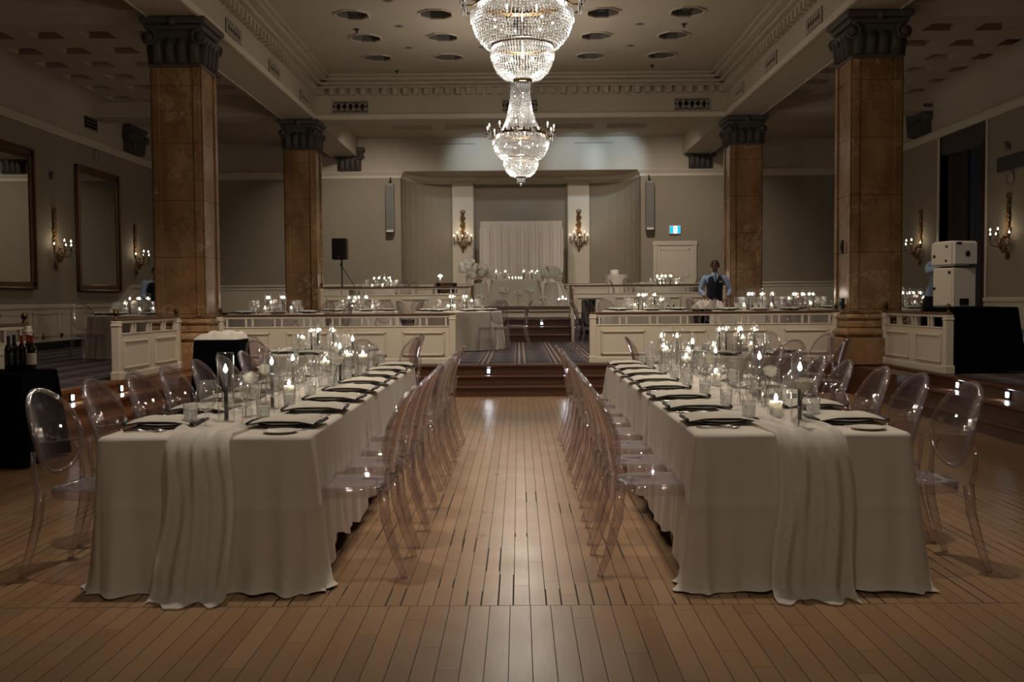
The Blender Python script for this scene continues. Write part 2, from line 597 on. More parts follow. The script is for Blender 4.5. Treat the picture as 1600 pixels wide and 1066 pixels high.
M = {}
M['floor'] = mat_floor()
M['carpet'] = mat_carpet()
M['marble'] = mat_marble()
M['mahogany'] = mat_wood('mahogany_step', srgb(64, 38, 26), srgb(96, 61, 43), .28, 'x')
M['sidewood'] = mat_wood('stained_oak_step', srgb(92, 56, 32), srgb(138, 90, 54), .3, 'y')
M['railwood'] = mat_wood('handrail_wood', srgb(70, 46, 30), srgb(104, 72, 48), .35, 'x')
M['cream'] = plain('cream_paint', srgb(205, 192, 170), .45, var=.03)
M['trimc'] = plain('cream_trim_paint', srgb(198, 186, 166), .5, var=.03)
M['taupe'] = plain('taupe_wall_fabric', srgb(143, 131, 112), .8, var=.06, scale=3, bump=.05)
M['plaster'] = plain('ivory_plaster', srgb(176, 163, 145), .75, var=.05, scale=2)
M['coffer'] = plain('grey_paint_coffer_shade', srgb(104, 98, 90), .8, var=.05)  # recess shade of the coffers put into the colour; plain grey on slats
M['stonecap'] = plain('bronze_plaster_capital', srgb(74, 67, 58), .7, var=.25, scale=18, bump=.3)
M['cloth'] = mat_cloth('ivory_tablecloth', srgb(208, 197, 181))
M['drape'] = mat_cloth('white_drape', srgb(214, 205, 196), .9)
M['blackcloth'] = mat_cloth('black_cloth', srgb(8, 8, 10), .95, sheen=0, spec=.05)
M['curtain'] = mat_cloth('brown_curtain', srgb(58, 42, 38), .9)
M['curtain_blue'] = mat_cloth('blue_grey_curtain', srgb(52, 56, 66), .9)
M['sheer'] = mat_sheer()
M['glass'] = thin_clear('clear_glass', (.985, .985, .98, 1), (.7, .7, .68, 1), .11, .055, .03, (.95, .95, .93, 1), .5)
M['sleeve'] = thin_clear('candle_sleeve_glass', (.985, .985, .98, 1), (.6, .6, .58, 1), .07, .004, .03, (.95, .95, .93, 1), .10)
M['acrylic'] = thin_clear('clear_acrylic', (.94, .912, .93, 1), (.46, .40, .44, 1), .06, .014, .03, srgb(205, 192, 198), .42)
M['acrylic_edge'] = thin_clear('clear_acrylic_edge', (.92, .89, .91, 1), (.30, .25, .29, 1), .18, .03, .04, srgb(210, 200, 206), .4)
M['water'] = mat_water()
M['ceramic'] = plain('stone_glaze', srgb(206, 198, 182), .35, var=.04)
M['charger'] = plain('grey_stone_charger', srgb(124, 117, 106), .4, var=.1)
M['napkin'] = mat_cloth('flax_napkin', srgb(196, 187, 170), .9)
M['napedge'] = mat_cloth('charcoal_napkin_edge', srgb(38, 36, 36), .9)
M['navywax'] = plain('midnight_wax', srgb(16, 19, 28), .45)
M['wax'] = mat_wax()
M['flame'] = emit('candle_flame', (1, .88, .70, 1), 105)
M['bulb'] = emit('warm_bulb', (1, .82, .62, 1), 18)
M['cbulb'] = emit('chandelier_bulb', (1, .9, .78, 1), 40)
M['stepled'] = emit('step_led', (.86, .94, 1, 1), 40)
M['silver'] = plain('silverware', (.75, .74, .72, 1), .2, 1)
M['brass'] = plain('aged_brass', srgb(92, 72, 48), .35, 1, .25)
M['gilt'] = plain('gilt_carving', srgb(126, 92, 52), .45, .7, .35, 14)
M['giltframe'] = plain('gilt_frame', srgb(92, 64, 36), .4, .5, .2)
M['mirror'] = plain('mirror_glass', (.52, .54, .5, 1), .02, 1, .0)
M['crystal'] = mat_crystal()
M['black'] = plain('black_plastic', srgb(16, 16, 18), .4)
M['darkmetal'] = plain('dark_metal', srgb(34, 32, 32), .4, .6)
M['whitebox'] = plain('white_cabinet', srgb(214, 204, 190), .5, var=.03)
M['greybox'] = plain('grey_speaker_grille', srgb(126, 120, 110), .6, var=.05)
M['skin_dark'] = plain('brown_skin', srgb(112, 74, 56), .55, var=.08)
M['skin_mid'] = plain('tan_skin', srgb(150, 108, 84), .55, var=.08)
M['hair'] = plain('dark_hair', srgb(30, 26, 24), .6)
M['shirt'] = mat_cloth('blue_shirt', srgb(140, 160, 186), .85)
M['vest'] = mat_cloth('navy_vest', srgb(20, 22, 32), .85)
M['trouser'] = mat_cloth('black_trousers', srgb(16, 16, 20), .9)
M['shoe'] = plain('black_shoe', srgb(14, 13, 13), .3)
M['petal'] = plain('cream_petal', srgb(240, 234, 222), .6, var=.06, scale=30, Subsurface_Weight=.2)
M['stem'] = plain('green_stem', srgb(58, 78, 44), .5)
M['leaf'] = plain('dull_leaf', srgb(78, 88, 62), .6)
M['reed'] = plain('brown_reed', srgb(110, 76, 46), .8)
M['bottle'] = plain('dark_bottle_glass', srgb(12, 14, 12), .08)
M['redfoil'] = plain('red_foil', srgb(150, 26, 24), .35)
M['darkfoil'] = plain('dark_foil', srgb(24, 34, 44), .35)
M['paper'] = plain('paper_label', srgb(206, 196, 178), .7)
M['card'] = plain('cardboard', srgb(128, 112, 92), .8)
M['bluecase'] = plain('blue_steel', srgb(96, 140, 164), .4, .4)
M['tarp'] = mat_cloth('grey_blue_tarp', srgb(110, 116, 132), .8)
M['cable'] = plain('white_cable', srgb(200, 215, 225), .4)
M['teal'] = plain('teal_plastic', srgb(20, 96, 86), .5)
M['exitgreen'] = emit('exit_sign_panel', (.02, .42, .62, 1), 1.4)
M['exitwhite'] = emit('exit_sign_white', (.8, .95, 1, 1), 2.2)
M['grillevoid'] = plain('vent_void', srgb(12, 11, 10), .9)
M['baseboard'] = plain('black_baseboard', srgb(18, 17, 17), .5)
M['cake'] = plain('white_icing', srgb(226, 218, 204), .5)
# ------------------------------------------------------------------ room shell
XL, XR, YB, YF = -9.6, 9.3, 28.5, -12.0
Z1, Z2, Z3 = .44, .95, 1.22            # dais, terrace, stage
ZB = 5.47                              # beam soffit
ZC, ZS = 6.4, 5.9                      # main coffered ceiling, side bays

# dance floor and raised levels
struct('floor', MB().box(-5.4, 5.6, YF, 14.7, -.1, 0), M['floor'])
topL = lambda y: -4.72 - (14.4 - y) * .075      # edge of the mirror-side platform
topR = 5.2
d = MB()
d.prism([(XL, YF), (topL(YF) - .02, YF), (topL(14.66) - .02, 14.66), (XL, 14.66)], 0, Z1)
d.prism([(topR + .02, YF), (XR, YF), (XR, 14.66), (topR + .02, 14.66)], 0, Z1)
d.box(XL, XR, 14.66, 23.0, 0, Z1)
struct('floor_dais', d, M['carpet'])
d = MB()
d.box(XL, XR, 22.86, YB + 2.2, 0, Z2)
struct('floor_terrace', d, M['carpet'])
d = MB()
d.box(-2.4, 2.5, 25.0, 30.2, Z2, Z3 - .03)
st = struct('floor_stage', d, M['cream'])
d = MB().box(-2.42, 2.52, 24.96, 25.12, Z3 - .05, Z3).box(-2.42, 2.52, 24.97, 25.0, Z3 - .14, Z3 - .12)
struct('trim_1', d, M['railwood'])
struct('floor_stage_top', MB().box(-2.4, 2.5, 25.12, 30.2, Z3 - .03, Z3), M['drape'])


def nosing(m, x0, x1, y, z):
    m.bbox(x0, x1, y - .025, y + .3, z - .035, z, .01)


# steps up from the dance floor, in the middle
m = MB()
m.box(-1.6, 1.75, 14.3, 14.7, 0, .115)
m.box(-1.6, 1.75, 14.45, 14.7, 0, .255)
m.box(-1.6, 1.75, 14.6, 14.7, 0, .405)
nosing(m, -1.62, 1.77, 14.3, .15)
nosing(m, -1.62, 1.77, 14.45, .29)
m.bbox(-4.75, 5.25, 14.57, 14.75, Z1 - .035, Z1 + .004, .01)
m.box(-4.75, -1.6, 14.58, 14.7, 0, Z1 - .03)
m.box(1.75, 5.25, 14.58, 14.7, 0, Z1 - .03)
struct('steps_to_dais', m, M['mahogany'])
# steps up to the terrace
m = MB()
m.box(-1.05, 1.2, 22.2, 22.9, Z1, Z1 + .14)
m.box(-1.05, 1.2, 22.45, 22.9, Z1, Z1 + .31)
m.box(-1.05, 1.2, 22.7, 22.9, Z1, Z2 - .03)
nosing(m, -1.05, 1.2, 22.2, Z1 + .17)
nosing(m, -1.05, 1.2, 22.45, Z1 + .34)
m.bbox(-1.05, 1.2, 22.66, 22.9, Z2 - .035, Z2 + .003, .01)
struct('steps_to_terrace', m, M['mahogany'])
# side steps along the mirror side, slightly splayed
m = MB()


def lband(o0, o1, z0, z1, ya=YF, yb=12.9):
    m.prism([(topL(ya) + o0, ya), (topL(yb) + o0, yb), (topL(yb) + o1, yb), (topL(ya) + o1, ya)], z0, z1)


lband(.55, -.03, 0, .12)
lband(.28, -.03, .0, .265)
lband(.02, -.03, 0, Z1 - .03)
lband(.575, .2, .115, .15)
lband(.305, -.03, .26, .295)
lband(.04, -.1, Z1 - .035, Z1 + .004, YF, 14.6)
lband(.03, -.03, 0, Z1 - .03, 12.9, 14.6)
lband(.40, -.03, 0, Z1 - .03, 12.9, 14.6)
struct('steps_mirror_side', m, M['sidewood'])
m = MB()
yb = 12.6
for o, z in ((.5, .12), (.28, .265), (.02, Z1 - .03)):
    m.box(topR - o, topR + .03, YF, yb, 0, z)
m.bbox(topR - .525, topR - .2, YF, yb, .115, .15, .01)
m.bbox(topR - .305, topR, YF, yb, .26, .295, .01)
m.bbox(topR - .04, topR + .12, YF, 14.6, Z1 - .035, Z1 + .004, .01)
m.box(topR - .42, topR + .03, yb, 14.6, 0, Z1 - .03)
struct('steps_curtain_side', m, M['mahogany'])

# walls: taupe fabric between a chair rail and a crown moulding, ivory above, cream wainscot below
back = [(XL, YB), (-3.35, YB)]
for k in range(1, 8):
    a = pi / 2 * k / 8
    back.append((-3.35 + 1.3 * (1 - cos(a)), YB + 1.5 * sin(a)))
back += [(-2.05, 30.0), (-1.3, 30.0), (-1.3, 30.14), (1.45, 30.14), (1.45, 30.0), (2.2, 30.0)]
for k in range(1, 8):
    a = pi / 2 * k / 8
    back.append((3.5 - 1.3 * (1 - sin(a)), YB + 1.5 * cos(a)))
back += [(3.5, YB), (XR, YB)]
back_r = back[::-1]                     # travelled so that the room lies to the left of travel
ZW0 = Z2
struct('wall_back', MB().sweep(back_r, [(0, 1.7), (0, 5.0)]), M['taupe'])
struct('wainscot_back', MB().sweep(back_r, [(.02, ZW0), (.02, 1.78)]), M['cream'])
struct('trim_2', MB().sweep(back_r, [(0, 1.86), (.05, 1.85), (.06, 1.81), (.03, 1.79), (.035, 1.72), (.02, 1.70)]), M['trimc'])
struct('trim_3', MB().sweep(back_r, [(0, 4.86), (.03, 4.88), (.04, 4.95), (.10, 5.02), (.12, 5.05), (.10, 5.07), (0, 5.08)]), M['trimc'])
struct('baseboard_back', MB().sweep(back_r, [(.02, ZW0 + .13), (.035, ZW0 + .12), (.035, ZW0)]), M['baseboard'])
# cream pilaster strips either side of the centre bay
for k, (x0, x1) in enumerate(((-1.97, -1.34), (1.49, 2.13))):
    struct('pilaster', MB().box(x0, x1, 29.93, 30.02, 1.86, 4.9), M['cream'])
# fascia above the alcove with its soffit, and frieze along the back wall
m = MB()
m.box(XL, XR, YB - .02, YB + .0, 5.07, 6.1)
m.box(-3.35, 3.5, YB, 30.4, 5.06, 5.12)
struct('wall_frieze_back', m, M['plaster'])
m = MB()
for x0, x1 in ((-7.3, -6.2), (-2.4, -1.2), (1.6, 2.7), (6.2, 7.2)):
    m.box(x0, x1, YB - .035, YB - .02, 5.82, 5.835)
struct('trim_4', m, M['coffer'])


def side_wall(name, x, s, holes):
    """s = +1: room on the +x side"""
    def strip(z0, z1, mat, nm, t=.0, y0=YF, y1=YB):
        a, b = sorted((x - s * .2, x + s * t))
        struct(nm, MB().box(a, b, y0, y1, z0, z1), mat)
    strip(5.0, 6.2, M['plaster'], 'wall_frieze_' + name)
    m = MB()
    a, b = sorted((x - s * .2, x))
    ys = [YF] + [q for h in holes for q in h] + [YB]
    for k in range(0, len(ys), 2):
        m.box(a, b, ys[k], ys[k + 1], 1.28, 5.0)
    struct('wall_' + name, m, M['taupe'])
    m = MB()
    for k in range(0, len(ys), 2):
        a, b = sorted((x - s * .2, x + s * .02))
        m.box(a, b, ys[k], ys[k + 1], Z1, 1.30)
        if ys[k + 1] > 24.6:
            m.box(a, b, max(24.6, ys[k]), ys[k + 1], 1.3, 1.78)
    if s > 0 or True:
        a, b = sorted((x, x + s * .02))
        y0 = 23.65
        m.add([(a, y0, 1.28), (b, y0, 1.28), (a, 24.6, 1.28), (b, 24.6, 1.28), (a, 24.6, 1.78), (b, 24.6, 1.78)],
              [(0, 2, 4), (1, 5, 3), (0, 4, 5, 1), (2, 3, 5, 4), (0, 1, 3, 2)])
    # raised panel frames
    yy = YF + .3
    while yy < 23.0:
        if all(not (h[0] - 1.2 < yy < h[1]) for h in holes):
            for q in (0, 1):
                p, r_ = sorted((x + s * .02, x + s * .035))
                m.box(p, r_, yy + q * 1.04, yy + .03 + q * 1.04, .72, 1.2)
                m.box(p, r_, yy, yy + 1.07, .72 + q * .45, .75 + q * .45)
        yy += 1.25
    struct('wainscot_' + name, m, M['cream'])
    m = MB()
    path = lambda z: None
    for k in range(0, len(ys), 2):
        y0, y1 = ys[k], ys[k + 1]
        p, q = sorted((x, x + s * .05))
        m.bbox(p, q, y0, min(y1, 23.65), 1.28, 1.37, .012)
        p, q = sorted((x, x + s * .035))
        m.box(p, q, y0, min(y1, 23.65), 1.2, 1.23)
    p, q = sorted((x, x + s * .05))
    m.add([(p, 23.62, 1.28), (q, 23.62, 1.28), (p, 23.62, 1.37), (q, 23.62, 1.37), (p, 24.6, 1.74), (q, 24.6, 1.74), (p, 24.6, 1.84), (q, 24.6, 1.84)],
          [(0, 1, 3, 2), (4, 6, 7, 5), (0, 4, 5, 1), (2, 3, 7, 6), (0, 2, 6, 4), (1, 5, 7, 3)])
    m.bbox(p, q, 24.6, YB, 1.74, 1.84, .012)
    struct('trim_chair_rail_' + name, m, M['trimc'])
    m = MB()
    p, q = sorted((x, x + s * .1))
    m.bbox(p, q, YF, YB, 4.93, 5.06, .03)
    p, q = sorted((x, x + s * .06))
    m.box(p, q, YF, YB, 4.88, 4.93)
    struct('trim_crown_' + name, m, M['trimc'])
    p, q = sorted((x, x + s * .04))
    m = MB()
    for k in range(0, len(ys), 2):
        m.box(p, q, ys[k], ys[k + 1], Z1, Z1 + .17)
    struct('baseboard_' + name, m, M['baseboard'])


side_wall('left', XL, 1, [])
side_wall('right', XR, -1, [(19.93, 22.12)])
struct('wall_front', MB().box(XL - .2, XR + .2, YF - .2, YF, 0, 6.6), M['taupe'])

# beams, ledges and cornice of the main coffer
BL0, BL1, BR0, BR1 = -5.25, -4.55, 4.68, 5.42
m = MB()
m.box(BL0, BL1, YF, YB, ZB, 6.7)
m.box(BR0, BR1, YF, YB, ZB, 6.7)
struct('ceiling_beam', m, M['plaster'])
m = MB()
m.box(BL1, BR0, 22.5, 23.2, ZB, 6.7)
m.box(XL, BL0, 22.5, 23.2, 5.55, 6.2)
m.box(BR1, XR, 22.5, 23.2, 5.55, 6.2)
m.box(XL, BL0, 14.3, 15.0, 5.55, 6.2)
m.box(BR1, XR, 14.3, 15.0, 5.55, 6.2)
struct('ceiling_crossbeam', m, M['plaster'])
m = MB()
m.bbox(BL1 - .02, BL1 + .05, YF, 22.5, ZB - .015, ZB + .1, .01)
m.bbox(BR0 - .05, BR0 + .02, YF, 22.5, ZB - .015, ZB + .1, .01)
m.bbox(BL1, BR0, 22.44, 22.52, ZB - .015, ZB + .1, .01)
m.box(BL0 - .03, BL0, YF, YB, ZB - .015, ZB + .06)
m.box(BR1, BR1 + .03, YF, YB, ZB - .015, ZB + .06)
struct('trim_5', m, M['trimc'])
m = MB()
for s, x in ((1, BL1), (-1, BR0)):
    for o, z0, z1 in ((.1, 6.14, 6.2), (.2, 6.2, 6.27), (.34, 6.27, 6.34), (.42, 6.34, ZC)):
        a, b = sorted((x, x + s * o))
        m.bbox(a, b, YF, 22.5, z0, z1, .012)
    y = 4.0
    while y < 22.4:
        a, b = sorted((x, x + s * .13))
        m.box(a, b, y, y + .11, 5.99, 6.13)
        y += .235
for o, z0, z1 in ((.1, 6.14, 6.2), (.2, 6.2, 6.27), (.34, 6.27, 6.34), (.42, 6.34, ZC)):
    m.bbox(BL1, BR0, 22.5 - o, 22.5, z0, z1, .012)
x = BL1 + .12
while x < BR0 - .1:
    m.box(x, x + .11, 22.37, 22.5, 5.99, 6.13)
    x += .235
struct('trim_6', m, M['plaster'])

# main ceiling: flat plaster pierced by sunk octagons
cs = MB()
co = MB()


def oct_cell(cx, cy, hx, hy, r, z, dep, hole=True):
    if not hole:
        cs.add([(cx - hx, cy - hy, z), (cx - hx, cy + hy, z), (cx + hx, cy + hy, z), (cx + hx, cy - hy, z)], [(0, 1, 2, 3)])
        return
    k = r * math.tan(pi / 8)
    V = [(r, -k), (r, k), (k, r), (-k, r), (-r, k), (-r, -k), (-k, -r), (k, -r)]
    O = [(hx, -k), (hx, k), (k, hy), (-k, hy), (-hx, k), (-hx, -k), (-k, -hy), (k, -hy)]
    Cn = [(hx, hy), (-hx, hy), (-hx, -hy), (hx, -hy)]
    v = [(cx + a, cy + b, z) for a, b in V + O + Cn]
    f = []
    for e in range(4):
        a, b = 2 * e, 2 * e + 1
        c, dd = (2 * e + 1) % 8, (2 * e + 2) % 8
        f.append((b, 8 + b, 8 + a, a))
        f.append((dd, 8 + dd, 16 + e, 8 + c, c))
    cs.add(v, f)
    w = [(cx + a, cy + b, zz) for zz in (z, z + dep) for a, b in V]
    g = [(i, (i + 1) % 8, 8 + (i + 1) % 8, 8 + i) for i in range(8)] + [tuple(range(8, 16))]
    co.add(w, g)
    # raised rim
    R = [(cx + a * q, cy + b * q, zz) for q, zz in ((1.0, z), (1.02, z - .025), (1.12, z - .025), (1.16, z)) for a, b in V]
    h = [(j * 8 + i, j * 8 + (i + 1) % 8, j * 8 + 8 + (i + 1) % 8, j * 8 + 8 + i) for j in range(3) for i in range(8)]
    cs.add(R, h)


OX = [.05 + 1.465 * k for k in range(-2, 3)]
OY = [19.15 + 1.55 * k for k in range(-20, 2)]
for j, cy in enumerate(OY):
    for cx in OX:
        oct_cell(cx, cy, .7325, .775, .27, ZC, .22)
cs.box(BL1, OX[0] - .7325, YF, OY[-1] + .775, ZC, ZC + .02)
cs.box(OX[-1] + .7325, BR0, YF, OY[-1] + .775, ZC, ZC + .02)
cs.box(BL1, BR0, OY[-1] + .775, 22.5, ZC, ZC + .02)
# shallow diamonds between the octagons
for cy in OY[:-1]:
    for cx in OX[:-1]:
        q = .1
        x0, y0 = cx + .7325, cy + .775
        co.add([(x0 + q, y0, ZC - .004), (x0, y0 + q, ZC - .004), (x0 - q, y0, ZC - .004), (x0, y0 - q, ZC - .004), (x0, y0, ZC - .02)], [(0, 1, 4), (1, 2, 4), (2, 3, 4), (3, 0, 4)])
struct('ceiling', cs, M['plaster'])
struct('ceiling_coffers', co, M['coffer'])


# side bays: square coffers; rear bay: larger square coffers
def sq_cells(fl, rc, xs, ys, px, py, hx, hy, z, dep, slope=.08):
    for cx in xs:
        for cy in ys:
            o = [(cx - px / 2, cy - py / 2), (cx + px / 2, cy - py / 2), (cx + px / 2, cy + py / 2), (cx - px / 2, cy + py / 2)]
            i_ = [(cx - hx, cy - hy), (cx + hx, cy - hy), (cx + hx, cy + hy), (cx - hx, cy + hy)]
            t_ = [(cx - hx + slope, cy - hy + slope), (cx + hx - slope, cy - hy + slope), (cx + hx - slope, cy + hy - slope), (cx - hx + slope, cy + hy - slope)]
            fl.add([(a, b, z) for a, b in o] + [(a, b, z) for a, b in i_] + [(a, b, z + dep) for a, b in t_],
                   [(i, 4 + i, 4 + (i + 1) % 4, (i + 1) % 4) for i in range(4)] + [(4 + i, 8 + i, 8 + (i + 1) % 4, 4 + (i + 1) % 4) for i in range(4)])
            rc.add([(a, b, z + dep) for a, b in t_], [(3, 2, 1, 0)])


for name, xs, x0, x1 in (('left', [-8.79 + .87 * k for k in range(4)], XL, BL0), ('right', [6.24 + .87 * k for k in range(4)], BR1, XR)):
    fl, rc = MB(), MB()
    ys = [17.95 + 1.04 * k for k in range(-2, 5)]
    sq_cells(fl, rc, xs, ys, .87, 1.04, .24, .22, ZS, .2, .03)
    a, b = xs[0] - .435, xs[-1] + .435
    y0, y1 = ys[0] - .52, ys[-1] + .52
    fl.box(x0, a, YF, YB, ZS, ZS + .02)
    fl.box(b, x1, YF, YB, ZS, ZS + .02)
    fl.box(a, b, YF, y0, ZS, ZS + .02)
    fl.box(a, b, y1, YB, ZS, ZS + .02)
    # curved cove against the wall
    s = 1 if name == 'left' else -1
    xw = XL if name == 'left' else XR
    fl.grid(lambda u, v: (xw + s * .42 * (1 - sin(u * pi / 2)), YF + (YB - YF) * v, ZS - .35 * (1 - cos(u * pi / 2)) * 1.0), 8, 2)
    struct('ceiling_bay_' + name, fl, M['plaster'])
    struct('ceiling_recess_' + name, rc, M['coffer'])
fl, rc = MB(), MB()
sq_cells(fl, rc, [.05 + 1.45 * k for k in range(-2, 3)], [24.55, 25.65, 26.75], 1.45, 1.1, .56, .4, 6.0, .16, .1)
fl.box(BL1, .05 - 1.45 * 2.5, 23.2, YB, 6.0, 6.02)
fl.box(.05 + 1.45 * 2.5, BR0, 23.2, YB, 6.0, 6.02)
fl.box(.05 - 1.45 * 2.5, .05 + 1.45 * 2.5, 23.2, 24.0, 6.0, 6.02)
fl.box(.05 - 1.45 * 2.5, .05 + 1.45 * 2.5, 27.3, YB, 6.0, 6.02)
struct('ceiling_bay_back', fl, M['plaster'])
struct('ceiling_recess_back', rc, M['plaster'])
struct('roof', MB().box(XL - .3, XR + .3, YF - .3, 31.5, 6.75, 6.85), M['plaster'])
struct('wall_outer_back', MB().box(XL - .3, XR + .3, 30.5, 30.7, 0, 6.85), M['plaster'])


# ------------------------------------------------------------------ columns
def volute(m, cx, y, z, s, r=.13, dep=.06):
    pts = []
    for k in range(26):
        a = k * .42
        q = r * (1 - k / 30)
        pts.append((cx + s * q * cos(a + pi / 2), y, z + q * sin(a + pi / 2)))
    m.tube(pts, [.028 * (1 - k / 40) for k in range(26)], 6)


def capital(m, x0, x1, y0, y1, zb, zt):
    """square capital: abacus, volutes, leaves"""
    h = zt - zb
    m.bbox(x0 - .02, x1 + .02, y0 - .02, y1 + .02, zb, zb + .06, .015)
    m.box(x0 + .01, x1 - .01, y0 + .01, y1 - .01, zb, zt - .1)
    m.bbox(x0 - .13, x1 + .13, y0 - .13, y1 + .13, zt - .1, zt, .03)
    m.bbox(x0 - .08, x1 + .08, y0 - .08, y1 + .08, zt - .18, zt - .1, .03)
    w = x1 - x0
    zv = zt - .29 * min(1, h / .6)
    for s, x in ((-1, x0 - .02), (1, x1 + .02)):
        volute(m, x, y0 - .05, zv, s, .12)
        volute(m, x, y1 + .05, zv, s, .12)
        m.tube([(x, y0 - .08, zv), (x, y1 + .08, zv)], .07, 8)
    n = 4
    for k in range(n):
        cx = x0 + w * (k + .5) / n
        for yy, s in ((y0, -1), (y1, 1)):
            m.tube([(cx, yy + s * .0, zb + .06), (cx, yy + s * .03, zb + h * .4), (cx, yy + s * .05, zb + h * .58), (cx, yy + s * .04, zb + h * .5)], [w / n * .42, w / n * .38, w / n * .25, .01], 7, flat=.35)
        cy = y0 + (y1 - y0) * (k + .5) / n
        for xx, s in ((x0, -1), (x1, 1)):
            m.tube([(xx, cy, zb + .06), (xx + s * .03, cy, zb + h * .4), (xx + s * .05, cy, zb + h * .58), (xx + s * .04, cy, zb + h * .5)], [w / n * .42, w / n * .38, w / n * .25, .01], 7, flat=.35)
    m.sphere(((x0 + x1) / 2, y0 - .12, zt - .08), .07, 8, 5)


def column(x0, x1, y0, y1, z0, zc, label, base_h=.75):
    t = thing('marble_column', label, 'column', ((x0 + x1) / 2, (y0 + y1) / 2, 0))
    t['kind'] = 'structure'
    hx, hy = (x1 - x0) / 2, (y1 - y0) / 2
    m = MB()
    m.bbox(-hx, hx, -hy, hy, z0 + base_h - .05, zc + .03, .03)
    for s in (-1, 1):           # raised border strips make a sunk panel on each face
        for e in (-1, 1):
            a, b = sorted((s * hx, s * (hx - .11)))
            p, q = sorted((e * hy, e * (hy + .025)))
            m.bbox(a, b, p, q, z0 + base_h, zc, .008)
            a, b = sorted((e * hx, e * (hx + .025)))
            p, q = sorted((s * hy, s * (hy - .11)))
            m.bbox(a, b, p, q, z0 + base_h, zc, .008)
    m.build('shaft', M['marble'], t)
    m = MB()
    m.bbox(-hx - .16, hx + .16, -hy - .16, hy + .16, z0 - .02, z0 + base_h * .5, .015)
    m.bbox(-hx - .13, hx + .13, -hy - .13, hy + .13, z0 + base_h * .5, z0 + base_h * .68, .05)
    m.bbox(-hx - .08, hx + .08, -hy - .08, hy + .08, z0 + base_h * .68, z0 + base_h * .82, .02)
    m.bbox(-hx - .09, hx + .09, -hy - .09, hy + .09, z0 + base_h * .82, z0 + base_h * .95, .04)
    m.build('base', M['marble'], t)
    m = MB()
    capital(m, -hx, hx, -hy, hy, zc, ZB)
    m.build('capital', M['stonecap'], t)
    return t


column(-5.25, -4.55, 14.4, 15.1, Z1, 4.76, 'tall amber marble column beside the mirrored wall, at the dance floor corner')
column(4.79, 5.5, 14.4, 15.1, Z1, 4.80, 'tall amber marble column at the dance floor corner near the stacked white speakers')
column(-5.25, -4.57, 22.5, 23.2, Z1, 4.78, 'farther amber marble column beside the black loudspeaker on a stand')
column(4.78, 5.47, 22.5, 23.2, Z1, 4.82, 'farther amber marble column beside the waiter')

# plaster capitals on the walls under the ceiling
for nm, x0, x1, y0, y1, lab in (('a', XL, XL + .2, 24.35, 25.25, 'dark plaster capital on the mirror wall above the crown moulding'),
                                ('b', XR - .2, XR, 22.6, 23.5, 'dark plaster capital on the curtain wall above the crown moulding'),
                                ('c', -5.15, -4.35, YB - .3, YB, 'dark plaster capital on the back wall beside the farther mirror-side column'),
                                ('d', 4.75, 5.55, YB - .3, YB, 'dark plaster capital on the back wall above the small door')):
    m = MB()
    if nm in 'ab':
        s = 1 if nm == 'a' else -1
        a, b = (x0, x0 + .18) if nm == 'a' else (x1 - .18, x1)
        m.box(a, b, y0, y1, 5.08, 5.55)
        m.bbox(a - .03, b + .03, y0 - .06, y1 + .06, 5.5, 5.62, .02)
        m.bbox(a - .06, b + .06, y0 - .12, y1 + .12, 5.62, 5.72, .03)
        for yy in (y0 + .02, y1 - .02):
            m.tube([(a - .02, yy, 5.45), (b + .1, yy, 5.45)], .1, 10)
        for k in range(4):
            yy = y0 + .12 + k * .2
            m.tube([((a if s < 0 else b), yy, 5.1), ((a - .03 if s < 0 else b + .03), yy, 5.3), ((a - .08 if s < 0 else b + .08), yy, 5.38)], [.09, .08, .02], 7, flat=.4)
    else:
        m.box(x0 + .1, x1 - .1, y0 + .1, y1 + .02, 5.08, 5.5)
        m.bbox(x0 - .02, x1 + .02, y0, y1, 5.6, 5.72, .02)
        m.bbox(x0 + .04, x1 - .04, y0 + .05, y1, 5.5, 5.6, .02)
        for s, xx in ((-1, x0 + .07), (1, x1 - .07)):
            volute(m, xx, y0 + .04, 5.48, s, .11)
            m.tube([(xx, y0 + .05, 5.48), (xx, y1, 5.48)], .07, 8)
        for k in range(4):
            xx = x0 + .18 + k * (x1 - x0 - .36) / 3
            m.tube([(xx, y0 + .1, 5.1), (xx, y0 + .07, 5.3), (xx, y0 + .01, 5.42)], [.08, .075, .02], 7, flat=.4)
    o = m.build('wall_capital', M['stonecap'])
    tag(o, lab, 'capital', None, 'structure')


